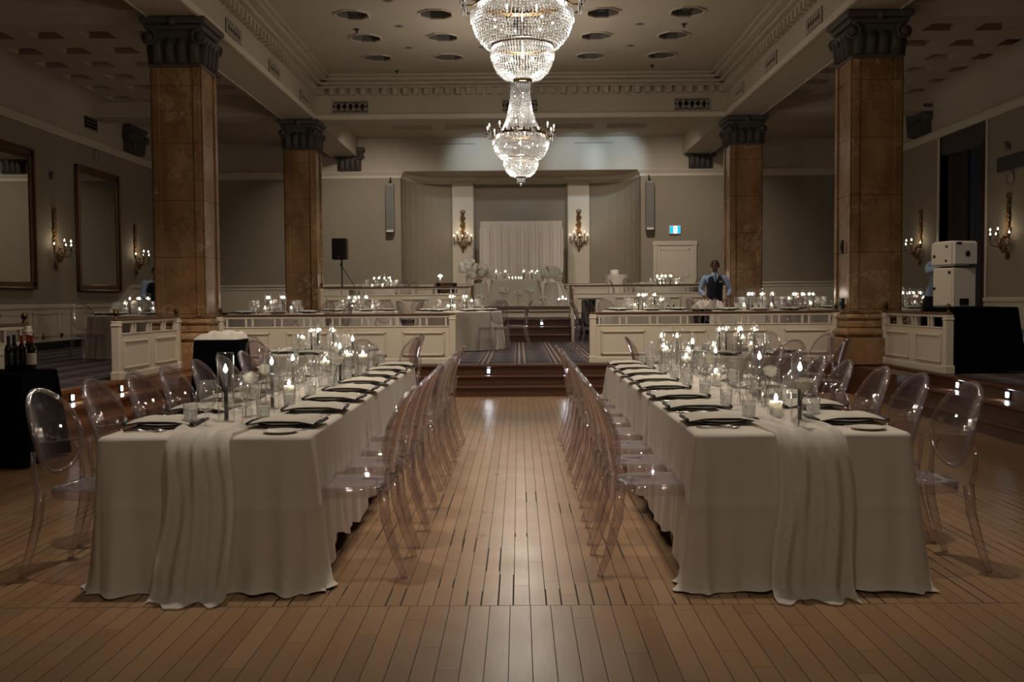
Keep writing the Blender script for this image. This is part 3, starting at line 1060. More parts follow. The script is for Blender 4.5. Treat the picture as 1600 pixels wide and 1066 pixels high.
# ------------------------------------------------------------------ balustrades
def balustrade(name, label, p0, p1, z0, zt, npan, posts=(1, 1), finial=(0, 0)):
    """panelled low wall with an open band and a timber handrail, from p0 to p1"""
    P0, P1 = Vector(p0), Vector(p1)
    L = (P1 - P0).length
    ang = math.atan2(P1.y - P0.y, P1.x - P0.x)
    t = thing(name, label, 'balustrade', (p0[0], p0[1], 0), ang)
    t['kind'] = 'structure'
    H = zt - z0
    zo = z0 + H * .76
    m = MB()
    m.box(0, L, -.03, .03, z0, zo)
    m.bbox(-.01, L + .01, -.045, .045, z0, z0 + .09, .01)
    m.bbox(0, L, -.04, .04, zo - .02, zo, .006)
    w = L / npan
    for k in range(npan):
        a, b = k * w + .12, (k + 1) * w - .12
        for s in (-1, 1):
            y0, y1 = sorted((s * .03, s * .05))
            za, zb = z0 + H * .17, z0 + H * .64
            m.bbox(a, b, y0, y1, za, za + .028, .006)
            m.bbox(a, b, y0, y1, zb - .028, zb, .006)
            m.bbox(a, a + .028, y0, y1, za, zb, .006)
            m.bbox(b - .028, b, y0, y1, za, zb, .006)
    m.build('panel', M['cream'], t)
    m = MB()
    m.box(0, L, -.022, .022, zt - .06, zt - .025)
    for k in range(npan + 1):
        x = k * w
        for o in ((-.055, .055) if 0 < k < npan else ((.1,) if k == 0 else (-.1,))):
            m.box(x + o - .014, x + o + .014, -.016, .016, zo, zt - .05)
        if k < npan:
            x = (k + .5) * w
            for o in (-.05, .05):
                m.box(x + o - .014, x + o + .014, -.016, .016, zo, zt - .05)
    m.build('baluster', M['cream'], t)
    m = MB().bbox(-.04, L + .04, -.04, .04, zt - .03, zt, .012)
    m.build('handrail', M['railwood'], t)
    for e, (has, fin) in enumerate(zip(posts, finial)):
        if has:
            x = e * L
            m = MB().bbox(x - .05, x + .05, -.05, .05, z0, zt - .03, .008)
            m.bbox(x - .065, x + .065, -.065, .065, z0, z0 + .11, .012)
            m.bbox(x - .058, x + .058, -.058, .058, zt - .1, zt - .07, .01)
            m.build('post', M['cream'], t)
        if fin:
            m = MB().lathe([(.012, 0), (.03, .004), (.02, .02), (.012, .03), (.03, .05), (.034, .07), (.02, .095), (.004, .11)], 10, (e * L, 0, zt))
            m.build('finial', M['brass'], t)
    return t


ZR = 1.20
balustrade('balustrade', 'long cream balustrade on the mirror side of the dais opening', (-4.46, 14.85), (-.99, 14.85), Z1, ZR, 4, (1, 1), (1, 0))
balustrade('balustrade', 'long cream balustrade on the curtain side of the dais opening', (1.10, 14.85), (4.72, 14.85), Z1, ZR, 4, (1, 1), (0, 1))
balustrade('balustrade', 'short cream balustrade beside the mirror-side marble column, above the side steps', (-4.93, 12.15), (-4.90, 14.2), Z1, ZR, 2, (1, 1), (1, 1))
balustrade('balustrade', 'cream balustrade end behind the wine bottles', (-5.06, 6.4), (-4.96, 9.95), Z1, ZR, 4, (1, 1), (1, 1))
balustrade('balustrade', 'short cream balustrade beside the black draped speaker table', (5.26, 14.3), (5.27, 12.25), Z1, ZR, 2, (1, 1), (1, 1))
balustrade('balustrade', 'farther cream balustrade on the terrace in front of the black loudspeaker', (-4.55, 23.0), (-1.08, 23.0), Z2, 1.71, 4, (1, 1), (1, 0))
balustrade('balustrade', 'farther cream balustrade on the terrace in front of the small door', (1.22, 23.0), (4.72, 23.0), Z2, 1.72, 4, (1, 1), (0, 1))
# sloping handrails beside the terrace steps
for x, lab in ((-1.06, 'sloping dark handrail beside the terrace steps, on the mirror side'), (1.2, 'sloping dark handrail beside the terrace steps, on the curtain side')):
    t = thing('stair_handrail', lab, 'handrail', (x, 22.1, 0))
    t['kind'] = 'structure'
    MB().tube([(0, 0, 1.22), (0, .2, 1.27), (0, .85, 1.70)], .035, 8).build('handrail', M['railwood'], t)
    MB().box(-.03, .03, -.02, .03, Z1, 1.22).box(-.03, .03, .03, .7, Z1, .95).build('panel', M['cream'], t)

# recessed step lights
m = MB().box(-.055, .055, -.012, 0, -.055, .055)
sl = thing('step_light', '', 'step light')
m.build('plate', M['black'], sl)
MB().box(-.018, .018, -.02, -.01, -.028, .028).build('lens', M['stepled'], sl)
SL = Proto(sl)
for x, y, z, rz, lab in ((-.45, 14.6, .35, 0, 'lit step light on the dais steps, mirror side'),
                         (.69, 14.6, .35, 0, 'lit step light on the dais steps, curtain side'),
                         (.52, 22.68, .85, 0, 'lit step light on the terrace steps'),
                         (topL(10.95) + .02, 10.95, .35, pi / 2 + .075, 'lit step light in the side steps beside the black wine table'),
                         (topL(12.1) + .02, 12.1, .35, pi / 2 + .075, 'lit step light in the side steps below the short balustrade, mirror side'),
                         (topR - .02, 11.75, .35, -pi / 2, 'lit step light in the side steps below the speaker table'),
                         (topR - .02, 10.55, .35, -pi / 2, 'lit step light in the side steps, curtain side, near the last chair')):
    SL.put((x, y, z), rz, lab)
    lamp('step_lamp', 'SPOT', (x + (.06 if rz > 0 else -.06 if rz < 0 else 0), y - (.06 if rz == 0 else 0), z), 1.3, (.86, .94, 1), .01,
         (x + (.5 if rz > 0 else -.5 if rz < 0 else 0), y - (.5 if rz == 0 else 0), z - .6), 110, .8)

# back door
t = thing('door_1', 'small cream panelled door in the back wall under the exit sign', 'door', (4.46, YB, 0))
t['kind'] = 'structure'
MB().box(-.52, .52, -.03, 0, Z2, 2.94).build('door_leaf', M['cream'], t)
m = MB().bbox(-.62, -.5, -.06, 0, Z2, 2.9, .01).bbox(.5, .62, -.06, 0, Z2, 2.9, .01).bbox(-.64, .64, -.065, 0, 2.9, 3.03, .01)
m.build('door_frame', M['trimc'], t)
m = MB()
for a, b, c, e in ((-.42, .42, 2.0, 2.8), (-.42, .42, 1.08, 1.85)):
    m.box(a, b, -.04, -.03, c, c + .03).box(a, b, -.04, -.03, e - .03, e).box(a, a + .03, -.04, -.03, c, e).box(b - .03, b, -.04, -.03, c, e)
m.build('panel_moulding', M['trimc'], t)
MB().sphere((-.44, -.07, 1.95), .03, 8, 6).build('door_handle', M['brass'], t)

# window recess with curtains on the right wall
m = MB()
m.box(XR + .55, XR + .6, 19.9, 22.15, Z1, 5.0)
m.box(XR, XR + .6, 19.85, 19.93, Z1, 5.0).box(XR, XR + .6, 22.12, 22.2, Z1, 5.0)
struct('window_1', m, M['curtain_blue'])
m = MB()
p, q = XR - .03, XR
m.bbox(p, q, 19.85, 19.93, Z1, 4.92, .006).bbox(p, q, 22.12, 22.2, Z1, 4.92, .006)
struct('trim_7', m, M['trimc'])
o = MB().box(XR + .02, XR + .3, 19.94, 22.11, 4.5, 4.93).build('curtain_valance', M['curtain'])
tag(o, 'dark brown box valance above the tall window curtains', 'valance')


def curtain_mb(y0, y1, x, z0, z1, folds, amp, sweep=0.0):
    return MB().grid(lambda u, v: (x + amp * sin(u * folds * 2 * pi) + .03 * sin(u * 7), y0 + (y1 - y0) * u + sweep * (1 - v) ** 2 * (1 - u), z0 + (z1 - z0) * v), 90, 12)


tag(curtain_mb(21.2, 22.1, XR + .2, Z1, 4.55, 7, .05, -.0).build('window_curtain', M['curtain']), 'dark brown curtain drawn to the far edge of the tall window', 'curtain')
tag(curtain_mb(20.5, 21.3, XR + .3, Z1, 4.55, 6, .045).build('window_curtain', M['curtain_blue']), 'blue-grey inner curtain hanging behind the white speakers', 'curtain')
tag(curtain_mb(19.96, 20.55, XR + .18, Z1, 4.55, 5, .05).build('window_curtain', M['curtain']), 'dark brown curtain at the near edge of the tall window', 'curtain')
# ------------------------------------------------------------------ chairs
def make_chair():
    t = thing('acrylic_chair', '', 'chair')           # sitter faces +Y
    # seat: softly dished slab with an apron
    m = MB()
    def outline(u):
        a = u * 2 * pi
        ex = 3.4
        c, s = cos(a), sin(a)
        x = abs(c) ** (2 / ex) * (1 if c > 0 else -1)
        y = abs(s) ** (2 / ex) * (1 if s > 0 else -1)
        return x * (.2 + .018 * y), y * .19
    N = 40
    v, f = [], []
    for q, z in ((.0, .448), (.6, .45), (.93, .457), (1.0, .452), (1.0, .405), (.975, .403), (.965, .44), (.6, .44)):
        for i in range(N):
            x, y = outline(i / N)
            v.append((x * q, y * q, z))
    for j in range(7):
        for i in range(N):
            k = (i + 1) % N
            f.append((j * N + i, j * N + k, (j + 1) * N + k, (j + 1) * N + i))
    m.add(v, f, True)
    m.build('seat', M['acrylic'], t)
    # oval medallion back, tilted and gently hollowed, with a thick rolled rim
    def back(a, q):
        x = .197 * cos(a) * q
        zz = .215 * sin(a) * (1.0 + .06 * sin(a))* q
        z = .715 + zz
        h = (z - .5) / .43
        y = -.205 - .035 * h - .075 * h * h + .16 * x * x / .04 * .25
        return (x, y, z)
    m = MB()
    NA, NQ = 36, 6
    for off in (0, -.009):
        v = [(0, back(0, 0)[1] + off, back(0, 0)[2])]
        f = []
        for j in range(1, NQ + 1):
            for i in range(NA):
                p = back(2 * pi * i / NA, j / NQ * .985)
                v.append((p[0], p[1] + off, p[2]))
        for i in range(NA):
            k = (i + 1) % NA
            f.append((0, 1 + i, 1 + k))
            for j in range(NQ - 1):
                b = 1 + j * NA
                f.append((b + i, b + NA + i, b + NA + k, b + k))
        m.add(v, f, True)
    m.build('backrest', M['acrylic'], t)
    m = MB()
    rim = [back(2 * pi * i / 44, 1.0) for i in range(44)]
    m.tube([(p[0], p[1] - .004, p[2]) for p in rim], .0125, 8, closed=True)
    m.build('back_rim', M['acrylic_edge'], t)
    for s in (-1, 1):
        m = MB()
        pts, rr = [], []
        for k in range(9):
            u = k / 8
            z = .44 + .2 * u
            x = s * (.192 + .022 * sin(u * pi) - .018 * u)
            pts.append((x, -.2 - .012 * u - .02 * u * u, z))
            rr.append(.021 - .007 * u)
        m.tube(pts, rr, 8, flat=.6)
        m.build('back_support', M['acrylic_edge'], t)
    for s in (-1, 1):
        m = MB()
        m.tube([(s * .186, .165, .44), (s * .188, .17, .3), (s * .19, .18, .12), (s * .192, .19, .012), (s * .192, .191, 0)], [.025, .0235, .020, .016, .016], 8)
        m.build('leg', M['acrylic_edge'], t)
        m = MB()
        m.tube([(s * .19, -.185, .45), (s * .196, -.2, .3), (s * .203, -.25, .12), (s * .207, -.288, .02), (s * .207, -.292, 0)], [.028, .0255, .0215, .0165, .0165], 8)
        m.build('leg', M['acrylic_edge'], t)
    return t


CH = Proto(make_chair())
NSET = 8
SPY = [5.16 + .635 * k for k in range(NSET)]
MS, CS = 'mirror-side long table', 'curtain-side long table'
LT = {MS: (-2.03, -1.02), CS: (.85, 1.87)}
for nm, (x0, x1) in LT.items():
    for side in ('aisle', 'outer'):
        for k, y in enumerate(SPY):
            right = (side == 'aisle') == (nm == MS)      # chair on the +x side of its table
            x = (x1 + .13) if right else (x0 - .13)
            rz = pi / 2 if right else -pi / 2
            j = random.uniform(-.05, .05)
            if side == 'outer':
                j += (-.12 if nm == MS else .1)
                x += -.02 if not right else .02
            lab = f'clear oval-backed chair, {ORD[k]} on the {side} side of the {nm}'
            CH.put((x + random.uniform(-.015, .015) + (.025 if right else -.025), y + random.uniform(-.03, .03), 0), rz + j, lab, f'chairs along the {side} side of the {nm}')


# ------------------------------------------------------------------ cloths
def folded_cloth(name, x0, x1, y0, y1, zt, hem, open_far=True, seed=1, corner=.16, front_folds=7, crease=True, mat=None):
    """rectangular cloth on a table: flat top, sides falling in folds; hem(side) gives the hem height"""
    rnd = random.Random(seed)
    m = MB()
    path = []                    # (x, y, nx, ny, side, s)
    R = .03
    def seg(ax, ay, bx, by, nx, ny, side, n):
        for i in range(n):
            u = i / n
            path.append((ax + (bx - ax) * u, ay + (by - ay) * u, nx, ny, side))
    def arc(cx, cy, a0, side):
        for i in range(6):
            a = a0 + (pi / 2) * i / 6
            path.append((cx + R * cos(a), cy + R * sin(a), cos(a), sin(a), side))
    nl = int((y1 - y0) / .03)
    nw = int((x1 - x0) / .018)
    # travel: far end of the -x side, near corner, near edge, far end of the +x side
    seg(x0, y1 if open_far else y1 - R, x0, y0 + R, -1, 0, 'l', nl)
    arc(x0 + R, y0 + R, pi, 'c')
    seg(x0 + R, y0, x1 - R, y0, 0, -1, 'f', nw)
    arc(x1 - R, y0 + R, 1.5 * pi, 'c')
    seg(x1, y0 + R, x1, y1 if open_far else y1 - R, 1, 0, 'r', nl)
    if open_far:
        path.append((x1, y1, 1, 0, 'r'))
    else:
        arc(x1 - R, y1 - R, 0, 'c')
        seg(x1 - R, y1, x0 + R, y1, 0, 1, 'b', nw)
        arc(x0 + R, y1 - R, pi / 2, 'c')
    n = len(path)
    ph = [rnd.uniform(0, 6.3) for _ in range(8)]
    corners = [(x0, y0), (x1, y0)] + ([] if open_far else [(x0, y1), (x1, y1)])
    T = [0, .01, .03, .08, .15, .25, .35, .44, .455, .47, .56, .66, .76, .86, .93, .97, 1.0]
    v, f = [], []
    # top rings
    for q in (.018, 0.009):
        for (x, y, nx, ny, sd) in path:
            v.append((x - nx * q, y - ny * q, zt))
    for t in T:
        for i, (x, y, nx, ny, sd) in enumerate(path):
            dc = min(sqrt((x - a) ** 2 + (y - b) ** 2) for a, b in corners)
            cf = exp(-(dc / corner) ** 2)
            s = (x * abs(ny) + y * abs(nx))
            hz = hem(sd, x, y)
            z = zt - .012 - (zt - .012 - hz) * t
            fold = .5 + .5 * sin(s * 2 * pi * (2.1 if sd in 'lr' else 2.4) + ph[0] + 1.6 * sin(s * 3.1 + ph[1]) + .5 * t)
            f2 = .5 + .5 * sin(s * 2 * pi * 5.3 + ph[2] + 2 * sin(s * 4 + ph[3]) - .7 * t)
            off = .006 + .008 * t + (.026 * fold * t ** 1.2 + .016 * f2 * t ** 1.5)
            off += cf * (.045 * t ** .8 + .03 * t * sin(dc * 38 + ph[4]))
            if crease:
                off += .0028 * exp(-((t - .455) / .012) ** 2)
            if hz < .02 and t > .9:            # the hem lies out on the floor
                k = (t - .9) / .1
                off += k * (.012 + .03 * f2)
                z = max(z, .004 + (1 - k) * .05)
                z = .004 + .045 * (1 - k) ** 1.5 + .012 * k * fold
            v.append((x + nx * off, y + ny * off, z))
    rows = 2 + len(T)
    last = n if not open_far else n - 1
    for j in range(rows - 1):
        for i in range(last):
            k = (i + 1) % n
            f.append((j * n + i, (j + 1) * n + i, (j + 1) * n + k, j * n + k))
    m.add(v, f, True)
    m.add([v[i] for i in range(n)], [tuple(range(n))], False)
    return m.build(name, mat or M['cloth'])


def waves(a, sd, y):
    return a + .03 * sin(y * 5) + .02 * sin(y * 13 + 1)


TZ = .75
for nm, (x0, x1) in LT.items():
    # two folding tables end to end under the cloths
    for k, (ya, yb_) in enumerate(((4.78, 7.24), (7.27, 9.74))):
        t = thing('banquet_table', f'folding banquet table under the cloth, {("near", "far")[k]} half of the {nm}', 'table', ((x0 + x1) / 2, (ya + yb_) / 2, 0))
        hx, hy = (x1 - x0) / 2 - .02, (yb_ - ya) / 2
        MB().bbox(-hx, hx, -hy, hy, .70, .735, .008).build('tabletop', M['greybox'], t)
        for sx in (-1, 1):
            for sy in (-1, 1):
                MB().cyl((sx * (hx - .1), sy * (hy - .25), 0), .018, .70, 8).build('leg', M['darkmetal'], t)
    c = folded_cloth('tablecloth', x0 + .012, x1 - .012, 6.5, 9.76, TZ - .004, lambda sd, x, y: waves(.10, sd, y) if sd in 'lrc' else .03, False, 5 if nm == MS else 9, .12)
    tag(c, f'ivory tablecloth over the far part of the {nm}', 'tablecloth')
    c = folded_cloth('tablecloth', x0, x1, 4.74, 6.62, TZ, lambda sd, x, y: .004 if y < 4.9 else waves(.09, sd, y) - .06 * exp(-((y - 4.9) / .3) ** 2), True, 3 if nm == MS else 14, .2)
    tag(c, f'ivory tablecloth over the near end of the {nm}, reaching the floor', 'tablecloth')


def runner(name, xc, halfw, yfar, ynear, zt, seed, gather, label, zfloor=.012, xd=0.0):
    """gauze strip along the table that falls over the near end to the floor"""
    rnd = random.Random(seed)
    ph = [rnd.uniform(0, 6.3) for _ in range(8)]
    L1, L2 = yfar - ynear, zt - zfloor
    tot = L1 + L2 + .06
    def fn(u, v):
        s = v * tot
        a = u * 2 - 1
        if s < L1:
            y = yfar - s
            near = 1 - min(1, (y - ynear) / 1.4)
            hw = halfw * (1 + .12 * sin(y * 2.3 + ph[0])) * (1 - near * (1 - gather))
            z = zt + .005 + .010 * (.5 + .5 * sin(a * 9 + y * 3.1 + ph[1])) + .008 * (.5 + .5 * sin(y * 11 + a * 4 + ph[2])) + .016 * near * (.5 + .5 * sin(a * 12 + ph[3]))
            x = xc + a * hw + .03 * sin(y * 1.9 + ph[4])
            return (x, y, z)
        d = min(s - L1, L2)
        t = d / L2
        ex = max(0, s - L1 - L2)
        hw = halfw * (gather + (1 - gather) * .35 * t)
        r = .035
        fo = .5 + .5 * sin(a * 6.5 + ph[3] + 1.8 * t + .9 * sin(a * 3 + t * 4))
        fo2 = .5 + .5 * sin(a * 15 + ph[5] - 2.2 * t)
        out = .026 + .030 * min(1, t * 8) + .04 * t + .05 * fo * min(1, .3 + t) + .02 * fo2 + .02 * (1 - a * a)
        x = xc + .03 * sin(ynear * 1.9 + ph[4]) * (1 - t) + a * hw + xd * t + .02 * sin(t * 5 + ph[6])
        k = max(0, 1 - t * 10)
        z = zt - d + .012 * k
        if t > .95:
            q = (t - .95) / .05
            out += .05 * q * (fo + .3)
            z = max(z, zfloor)
        return (x, ynear - out - ex, max(z, zfloor - .006 * ex / .06))
    o = MB().grid(fn, 64, 170).build(name, M['sheer'])
    return tag(o, label, 'table runner')


runner('table_runner', -1.52, .24, 9.6, 4.735, TZ, 4, .62, f'gathered sheer gauze runner falling over the near end of the {MS}', xd=-.02)
runner('table_runner', 1.38, .24, 9.6, 4.735, TZ, 8, .68, f'gathered sheer gauze runner falling over the near end of the {CS}', xd=.0)


def round_cloth(r, zt, zf, seed, folds=15):
    ph = random.Random(seed).uniform(0, 6)
    m = MB()
    N = 144
    T = [(0, 0), (0, 1)] + [(1, t) for t in (0, .03, .1, .25, .45, .65, .85, 1.0)]
    v, f = [], []
    for a_, t in T:
        for i in range(N):
            a = 2 * pi * i / N
            if a_ == 0:
                q, z = (r * .5, zt) if t == 0 else (r - .012, zt)
            else:
                fo = .5 + .5 * sin(a * folds + ph + 1.3 * sin(a * 3 + ph))
                q = r + t * (.015 + .07 * fo)
                z = zt - .01 - (zt - .01 - zf) * t
            v.append((q * cos(a), q * sin(a), z))
    for j in range(len(T) - 1):
        for i in range(N):
            k = (i + 1) % N
            f.append((j * N + i, (j + 1) * N + i, (j + 1) * N + k, j * N + k))
    m.add(v, f, True)
    m.add([v[i] for i in range(N)], [tuple(range(N))])
    return m


# ------------------------------------------------------------------ tableware prototypes
def p_plate():
    t = thing('dinner_plate', '', 'plate')
    MB().lathe([(.0, 0), (.09, 0), (.140, .010), (.148, .014), (.140, .014), (.1, .007), (0, .006)], 32).build('charger', M['charger'], t)
    MB().lathe([(.0, .008), (.08, .008), (.134, .022), (.143, .028), (.134, .028), (.085, .015), (0, .013)], 32).build('plate', M['ceramic'], t)
    return t


def p_napkin():
    """folded napkin laid over the plate, long side across, charcoal rolled border"""
    t = thing('folded_napkin', '', 'napkin')
    def sag(x, y):
        q = sqrt(x * x + y * y)
        return .030 - .10 * max(0, abs(x) - .085) ** 1.25 * 3.2 + .004 * cos(x * 16) + .008 * (abs(x) / .18) ** 2
    m = MB()
    for top in (0, 1):
        def fn(u, v, top=top):
            x, y = (u - .5) * .35, (v - .5) * .25
            e = min(1, (.5 - abs(u - .5)) * 9) * min(1, (.5 - abs(v - .5)) * 6)
            return (x, y, sag(x, y) + (.016 * e ** .5 + .003 * sin(x * 40) * e + .002 if top else -.001))
        m.grid(fn, 26, 14)
    m.build('fabric', M['napkin'], t)
    m = MB()
    for sx in (-1, 1):                           # rolled dark ends
        m.tube([(sx * .178, -.125 + k / 12 * .25, sag(.178, 0) + .010 + .002 * sin(k)) for k in range(13)], [.007] + [.0095] * 11 + [.007], 8, flat=.9)
    for sy in (-1, 1):                           # narrow dark hem on the long sides
        m.tube([((u / 24 - .5) * .35, sy * .1255, sag((u / 24 - .5) * .35, .12) + .003) for u in range(25)], .0034, 6)
    m.build('border', M['napedge'], t)
    return t


def p_tumbler():
    t = thing('water_tumbler', '', 'glass')
    MB().lathe([(0, .004), (.028, .004), (.033, .02), (.036, .125), (.0345, .125), (.0315, .02), (.027, .012), (0, .012)], 20).build('glass', M['glass'], t)
    MB().lathe([(0, .014), (.0265, .014), (.0308, .022), (.0332, .098), (.0325, .1), (0, .1)], 20).build('iced_water', M['water'], t)
    return t


def p_wine():
    t = thing('wine_glass', '', 'glass')
    n = 32
    prof = [(.004, .095), (.024, .1), (.041, .118), (.047, .145), (.0465, .175), (.0415, .215), (.038, .232)]
    m = MB()
    v, f = [], []
    for r, z in prof:
        for i in range(n):
            q = r * (1 + .02 * (1 if i % 2 else -1) * min(1, max(0, (.2 - z) * 20)))
            v.append((q * cos(2 * pi * i / n), q * sin(2 * pi * i / n), z))
    for j in range(len(prof) - 1):
        for i in range(n):
            k = (i + 1) % n
            f.append((j * n + i, j * n + k, (j + 1) * n + k, (j + 1) * n + i))
    m.add(v, f, True)
    m.lathe([(.038, .232), (.0388, .2335), (.0375, .234), (.037, .232)], n)
    m.build('bowl', M['glass'], t)
    MB().lathe([(.008, .004), (.0045, .012), (.0036, .05), (.004, .09), (.01, .098)], 10).build('stem', M['glass'], t)
    MB().lathe([(0, .0), (.036, .0), (.037, .002), (.02, .005), (.006, .008), (0, .008)], 24).build('foot', M['glass'], t)
    return t


def p_side():
    t = MB().lathe([(.0, 0), (.05, 0), (.082, .010), (.086, .014), (.08, .014), (.05, .006), (0, .005)], 28).build('side_plate', M['ceramic'])
    return tag(t, '', 'plate')


def p_knife():
    t = thing('table_knife', '', 'cutlery')
    MB().tube([(0, -.115, .004), (0, -.05, .005), (0, -.0, .004)], [.005, .006, .004], 7, flat=.7).build('handle', M['silver'], t)
    MB().tube([(0, 0, .004), (0, .06, .004), (0, .105, .004)], [.008, .009, .003], 6, flat=.25, mat=Matrix.Rotation(0, 4, 'Z')).build('blade', M['silver'], t)
    return t


def p_fork():
    t = thing('table_fork', '', 'cutlery')
    MB().tube([(0, -.1, .004), (0, -.05, .005), (0, .03, .004), (0, .045, .005)], [.005, .005, .003, .008], 7, flat=.6).build('handle', M['silver'], t)
    m = MB()
    for k in range(4):
        x = -.009 + k * .006
        m.tube([(x * .8, .043, .005), (x, .06, .007), (x, .095, .009)], [.002, .002, .0012], 5)
    m.build('tine', M['silver'], t)
    return t


def p_spoon():
    t = thing('dessert_spoon', '', 'cutlery')
    MB().tube([(0, -.1, .004), (0, -.04, .005), (0, .045, .004)], [.005, .0045, .003], 7, flat=.6).build('handle', M['silver'], t)
    MB().sphere((0, .07, .007), .02, 12, 6, sc=(.8, 1.45, .28)).build('bowl', M['silver'], t)
    return t


PL, NK, TU, WG, SD, KN, FK, SP = (Proto(f()) for f in (p_plate, p_napkin, p_tumbler, p_wine, p_side, p_knife, p_fork, p_spoon))

for nm, (x0, x1) in LT.items():
    for side in ('aisle', 'outer'):
        plus = (side == 'aisle') == (nm == MS)
        for k, y in enumerate(SPY):
            e = x1 if plus else x0
            s = -1 if plus else 1                # towards the table centre
            rz = pi / 2 if plus else -pi / 2     # local -Y towards the guest
            at = f'{ORD[k]} {side}-side place of the {nm}'
            j = lambda a=.01: random.uniform(-a, a)
            TT = TZ + .0005
            x = e + s * .19
            yy = y + j(.015)
            def place(P, dx, dy, what, grp, dr=0.0, z=TT):
                # dx towards the centre, dy to the guest's right
                return P.put((e + s * dx, yy + (dy if plus else -dy), z), rz + dr, what, grp)
            place(PL, .19, 0, f'pale stoneware dinner plate under a napkin, {at}', f'dinner plates on the {nm}', j(.1))
            place(NK, .18 + j(.006), j(.01), f'folded flax napkin with charcoal border, {at}', f'napkins on the {nm}', pi / 2 + j(.1))
            place(TU, .335 + j(.012), .06 + j(.02), f'tumbler of iced water, {at}', f'water tumblers on the {nm}', j(1))
            place(WG, .40 + j(.02), -.06 + j(.03), f'clear ribbed wine glass, {at}', f'wine glasses on the {nm}', j(1))
            place(WG, .425 + j(.02), .16 + j(.03), f'second clear wine glass, beside the tumbler, {at}', f'wine glasses on the {nm}', j(1))
            place(KN, .15, .185, f'silver knife beside the plate, {at}', f'knives on the {nm}', j(.06))
            place(SP, .15, .215, f'silver spoon beside the knife, {at}', f'spoons on the {nm}', j(.06))
            place(FK, .15, -.185, f'silver fork beside the plate, {at}', f'forks on the {nm}', j(.06))
            place(SD, .16, -.29 if k else -.275, f'small white side plate, {at}', f'side plates on the {nm}')


# ------------------------------------------------------------------ candles and flowers
def flame_mb(z, h=.034, r=.0085, x=0, y=0):
    return MB().lathe([(.0006, z), (r * .75, z + h * .14), (r, z + h * .32), (r * .7, z + h * .6), (r * .28, z + h * .85), (.0004, z + h)], 10, (x, y, 0))


def p_hurricane(h=.37, r=.043, ch=.25):
    t = thing('taper_hurricane', '', 'candle')
    MB().lathe([(0, .004), (r * .97, .004), (r, .01), (r, h), (r - .002, h + .001), (r - .003, h)], 24).build('glass_sleeve', M['sleeve'], t)
    c = MB().cyl((0, 0, .012), .0115, ch, 12, r2=.0095).build('taper_candle', M['navywax'], t)
    MB().cyl((0, 0, ch + .012), .001, .008, 5).build('wick', M['black'], c)
    flame_mb(ch + .016, .044, .0105).build('flame', M['flame'], c)
    MB().lathe([(0, .006), (.018, .006), (.016, .022), (.013, .024), (0, .024)], 14).build('candle_cup', M['glass'], t)
    return t


def p_pillar(h=.12, r=.045, gh=.125):
    t = thing('pillar_candle', '', 'candle')
    MB().lathe([(0, .004), (r, .004), (r, gh), (r - .002, gh + .001), (r - .003, gh)], 24).build('glass_cup', M['sleeve'], t)
    c = MB().lathe([(0, .006), (r * .74, .006), (r * .74, h * .72), (r * .66, h * .76), (r * .3, h * .73), (0, h * .72)], 22).build('candle_wax', M['wax'], t)
    MB().cyl((0, 0, h * .72), .001, .01, 5).build('wick', M['black'], c)
    flame_mb(h * .74 + .006, .036, .0095).build('flame', M['flame'], c)
    return t


def p_floating(h=.26, r=.05):
    t = thing('floating_candle_vase', '', 'candle')
    MB().lathe([(0, .004), (r, .004), (r, h), (r - .002, h + .001), (r - .003, h)], 28).build('glass_cylinder', M['sleeve'], t)
    MB().lathe([(0, .012), (r - .004, .012), (r - .004, h * .68), (0, h * .68)], 24).build('water', M['glass'], t)
    c = MB().lathe([(0, h * .64), (r * .6, h * .65), (r * .74, h * .72), (r * .7, h * .755), (0, h * .745)], 22).build('floating_candle', M['wax'], t)
    flame_mb(h * .75, .03, .010).build('flame', M['flame'], c)
    return t


def rose_mb(c, r, m=None):
    m = m or MB()
    for lay, (n, ro, curl, top) in enumerate(((3, .30, 0, .62), (3, .46, .03, .60), (4, .62, .06, .52), (5, .80, .12, .40), (5, .98, .22, .22))):
        for k in range(n):
            a0 = 2 * pi * k / n + lay * .75
            wd = 2 * pi / n * 1.25
            def fn(u, v, a0=a0, wd=wd, ro=ro, curl=curl, top=top, lay=lay):
                a = a0 + (u - .5) * wd
                e = 4 * (u - .5) ** 2
                q = r * (.12 + (ro - .12) * sin(min(1, v * 2.0) * pi / 2) + curl * max(0, v - .7) ** 1.5 * 5 - .05 * e + .04 * u)
                z = r * (-.85 + (top + 1.15) * v * (1 - .14 * e * v) - curl * max(0, v - .8) * 1.2)
                return (c[0] + q * cos(a), c[1] + q * sin(a), c[2] + z)
            m.grid(fn, 8, 8)
    return m


def p_rose(lean=.02, h=.2):
    t = thing('rose_bud_vase', '', 'vase')
    MB().lathe([(0, .003), (.027, .003), (.031, .02), (.029, .05), (.013, .08), (.0105, .105), (.014, .113), (.0125, .113), (.0095, .104)], 20).build('vase', M['glass'], t)
    MB().tube([(-.012, 0, .01), (-.004, 0, .1), (lean * .6, 0, .16), (lean, 0, h - .015)], .0026, 6).build('stem', M['stem'], t)
    rose_mb((lean, 0, h + .018), .038).build('rose', M['petal'], t)
    m = MB()
    for s in (-1, 1):
        m.grid(lambda u, v: (lean + s * (.008 + .03 * v), (u - .5) * .016 * sin(pi * v) , h - .02 + .012 * v), 3, 5)
    m.build('sepal', M['leaf'], t)
    return t


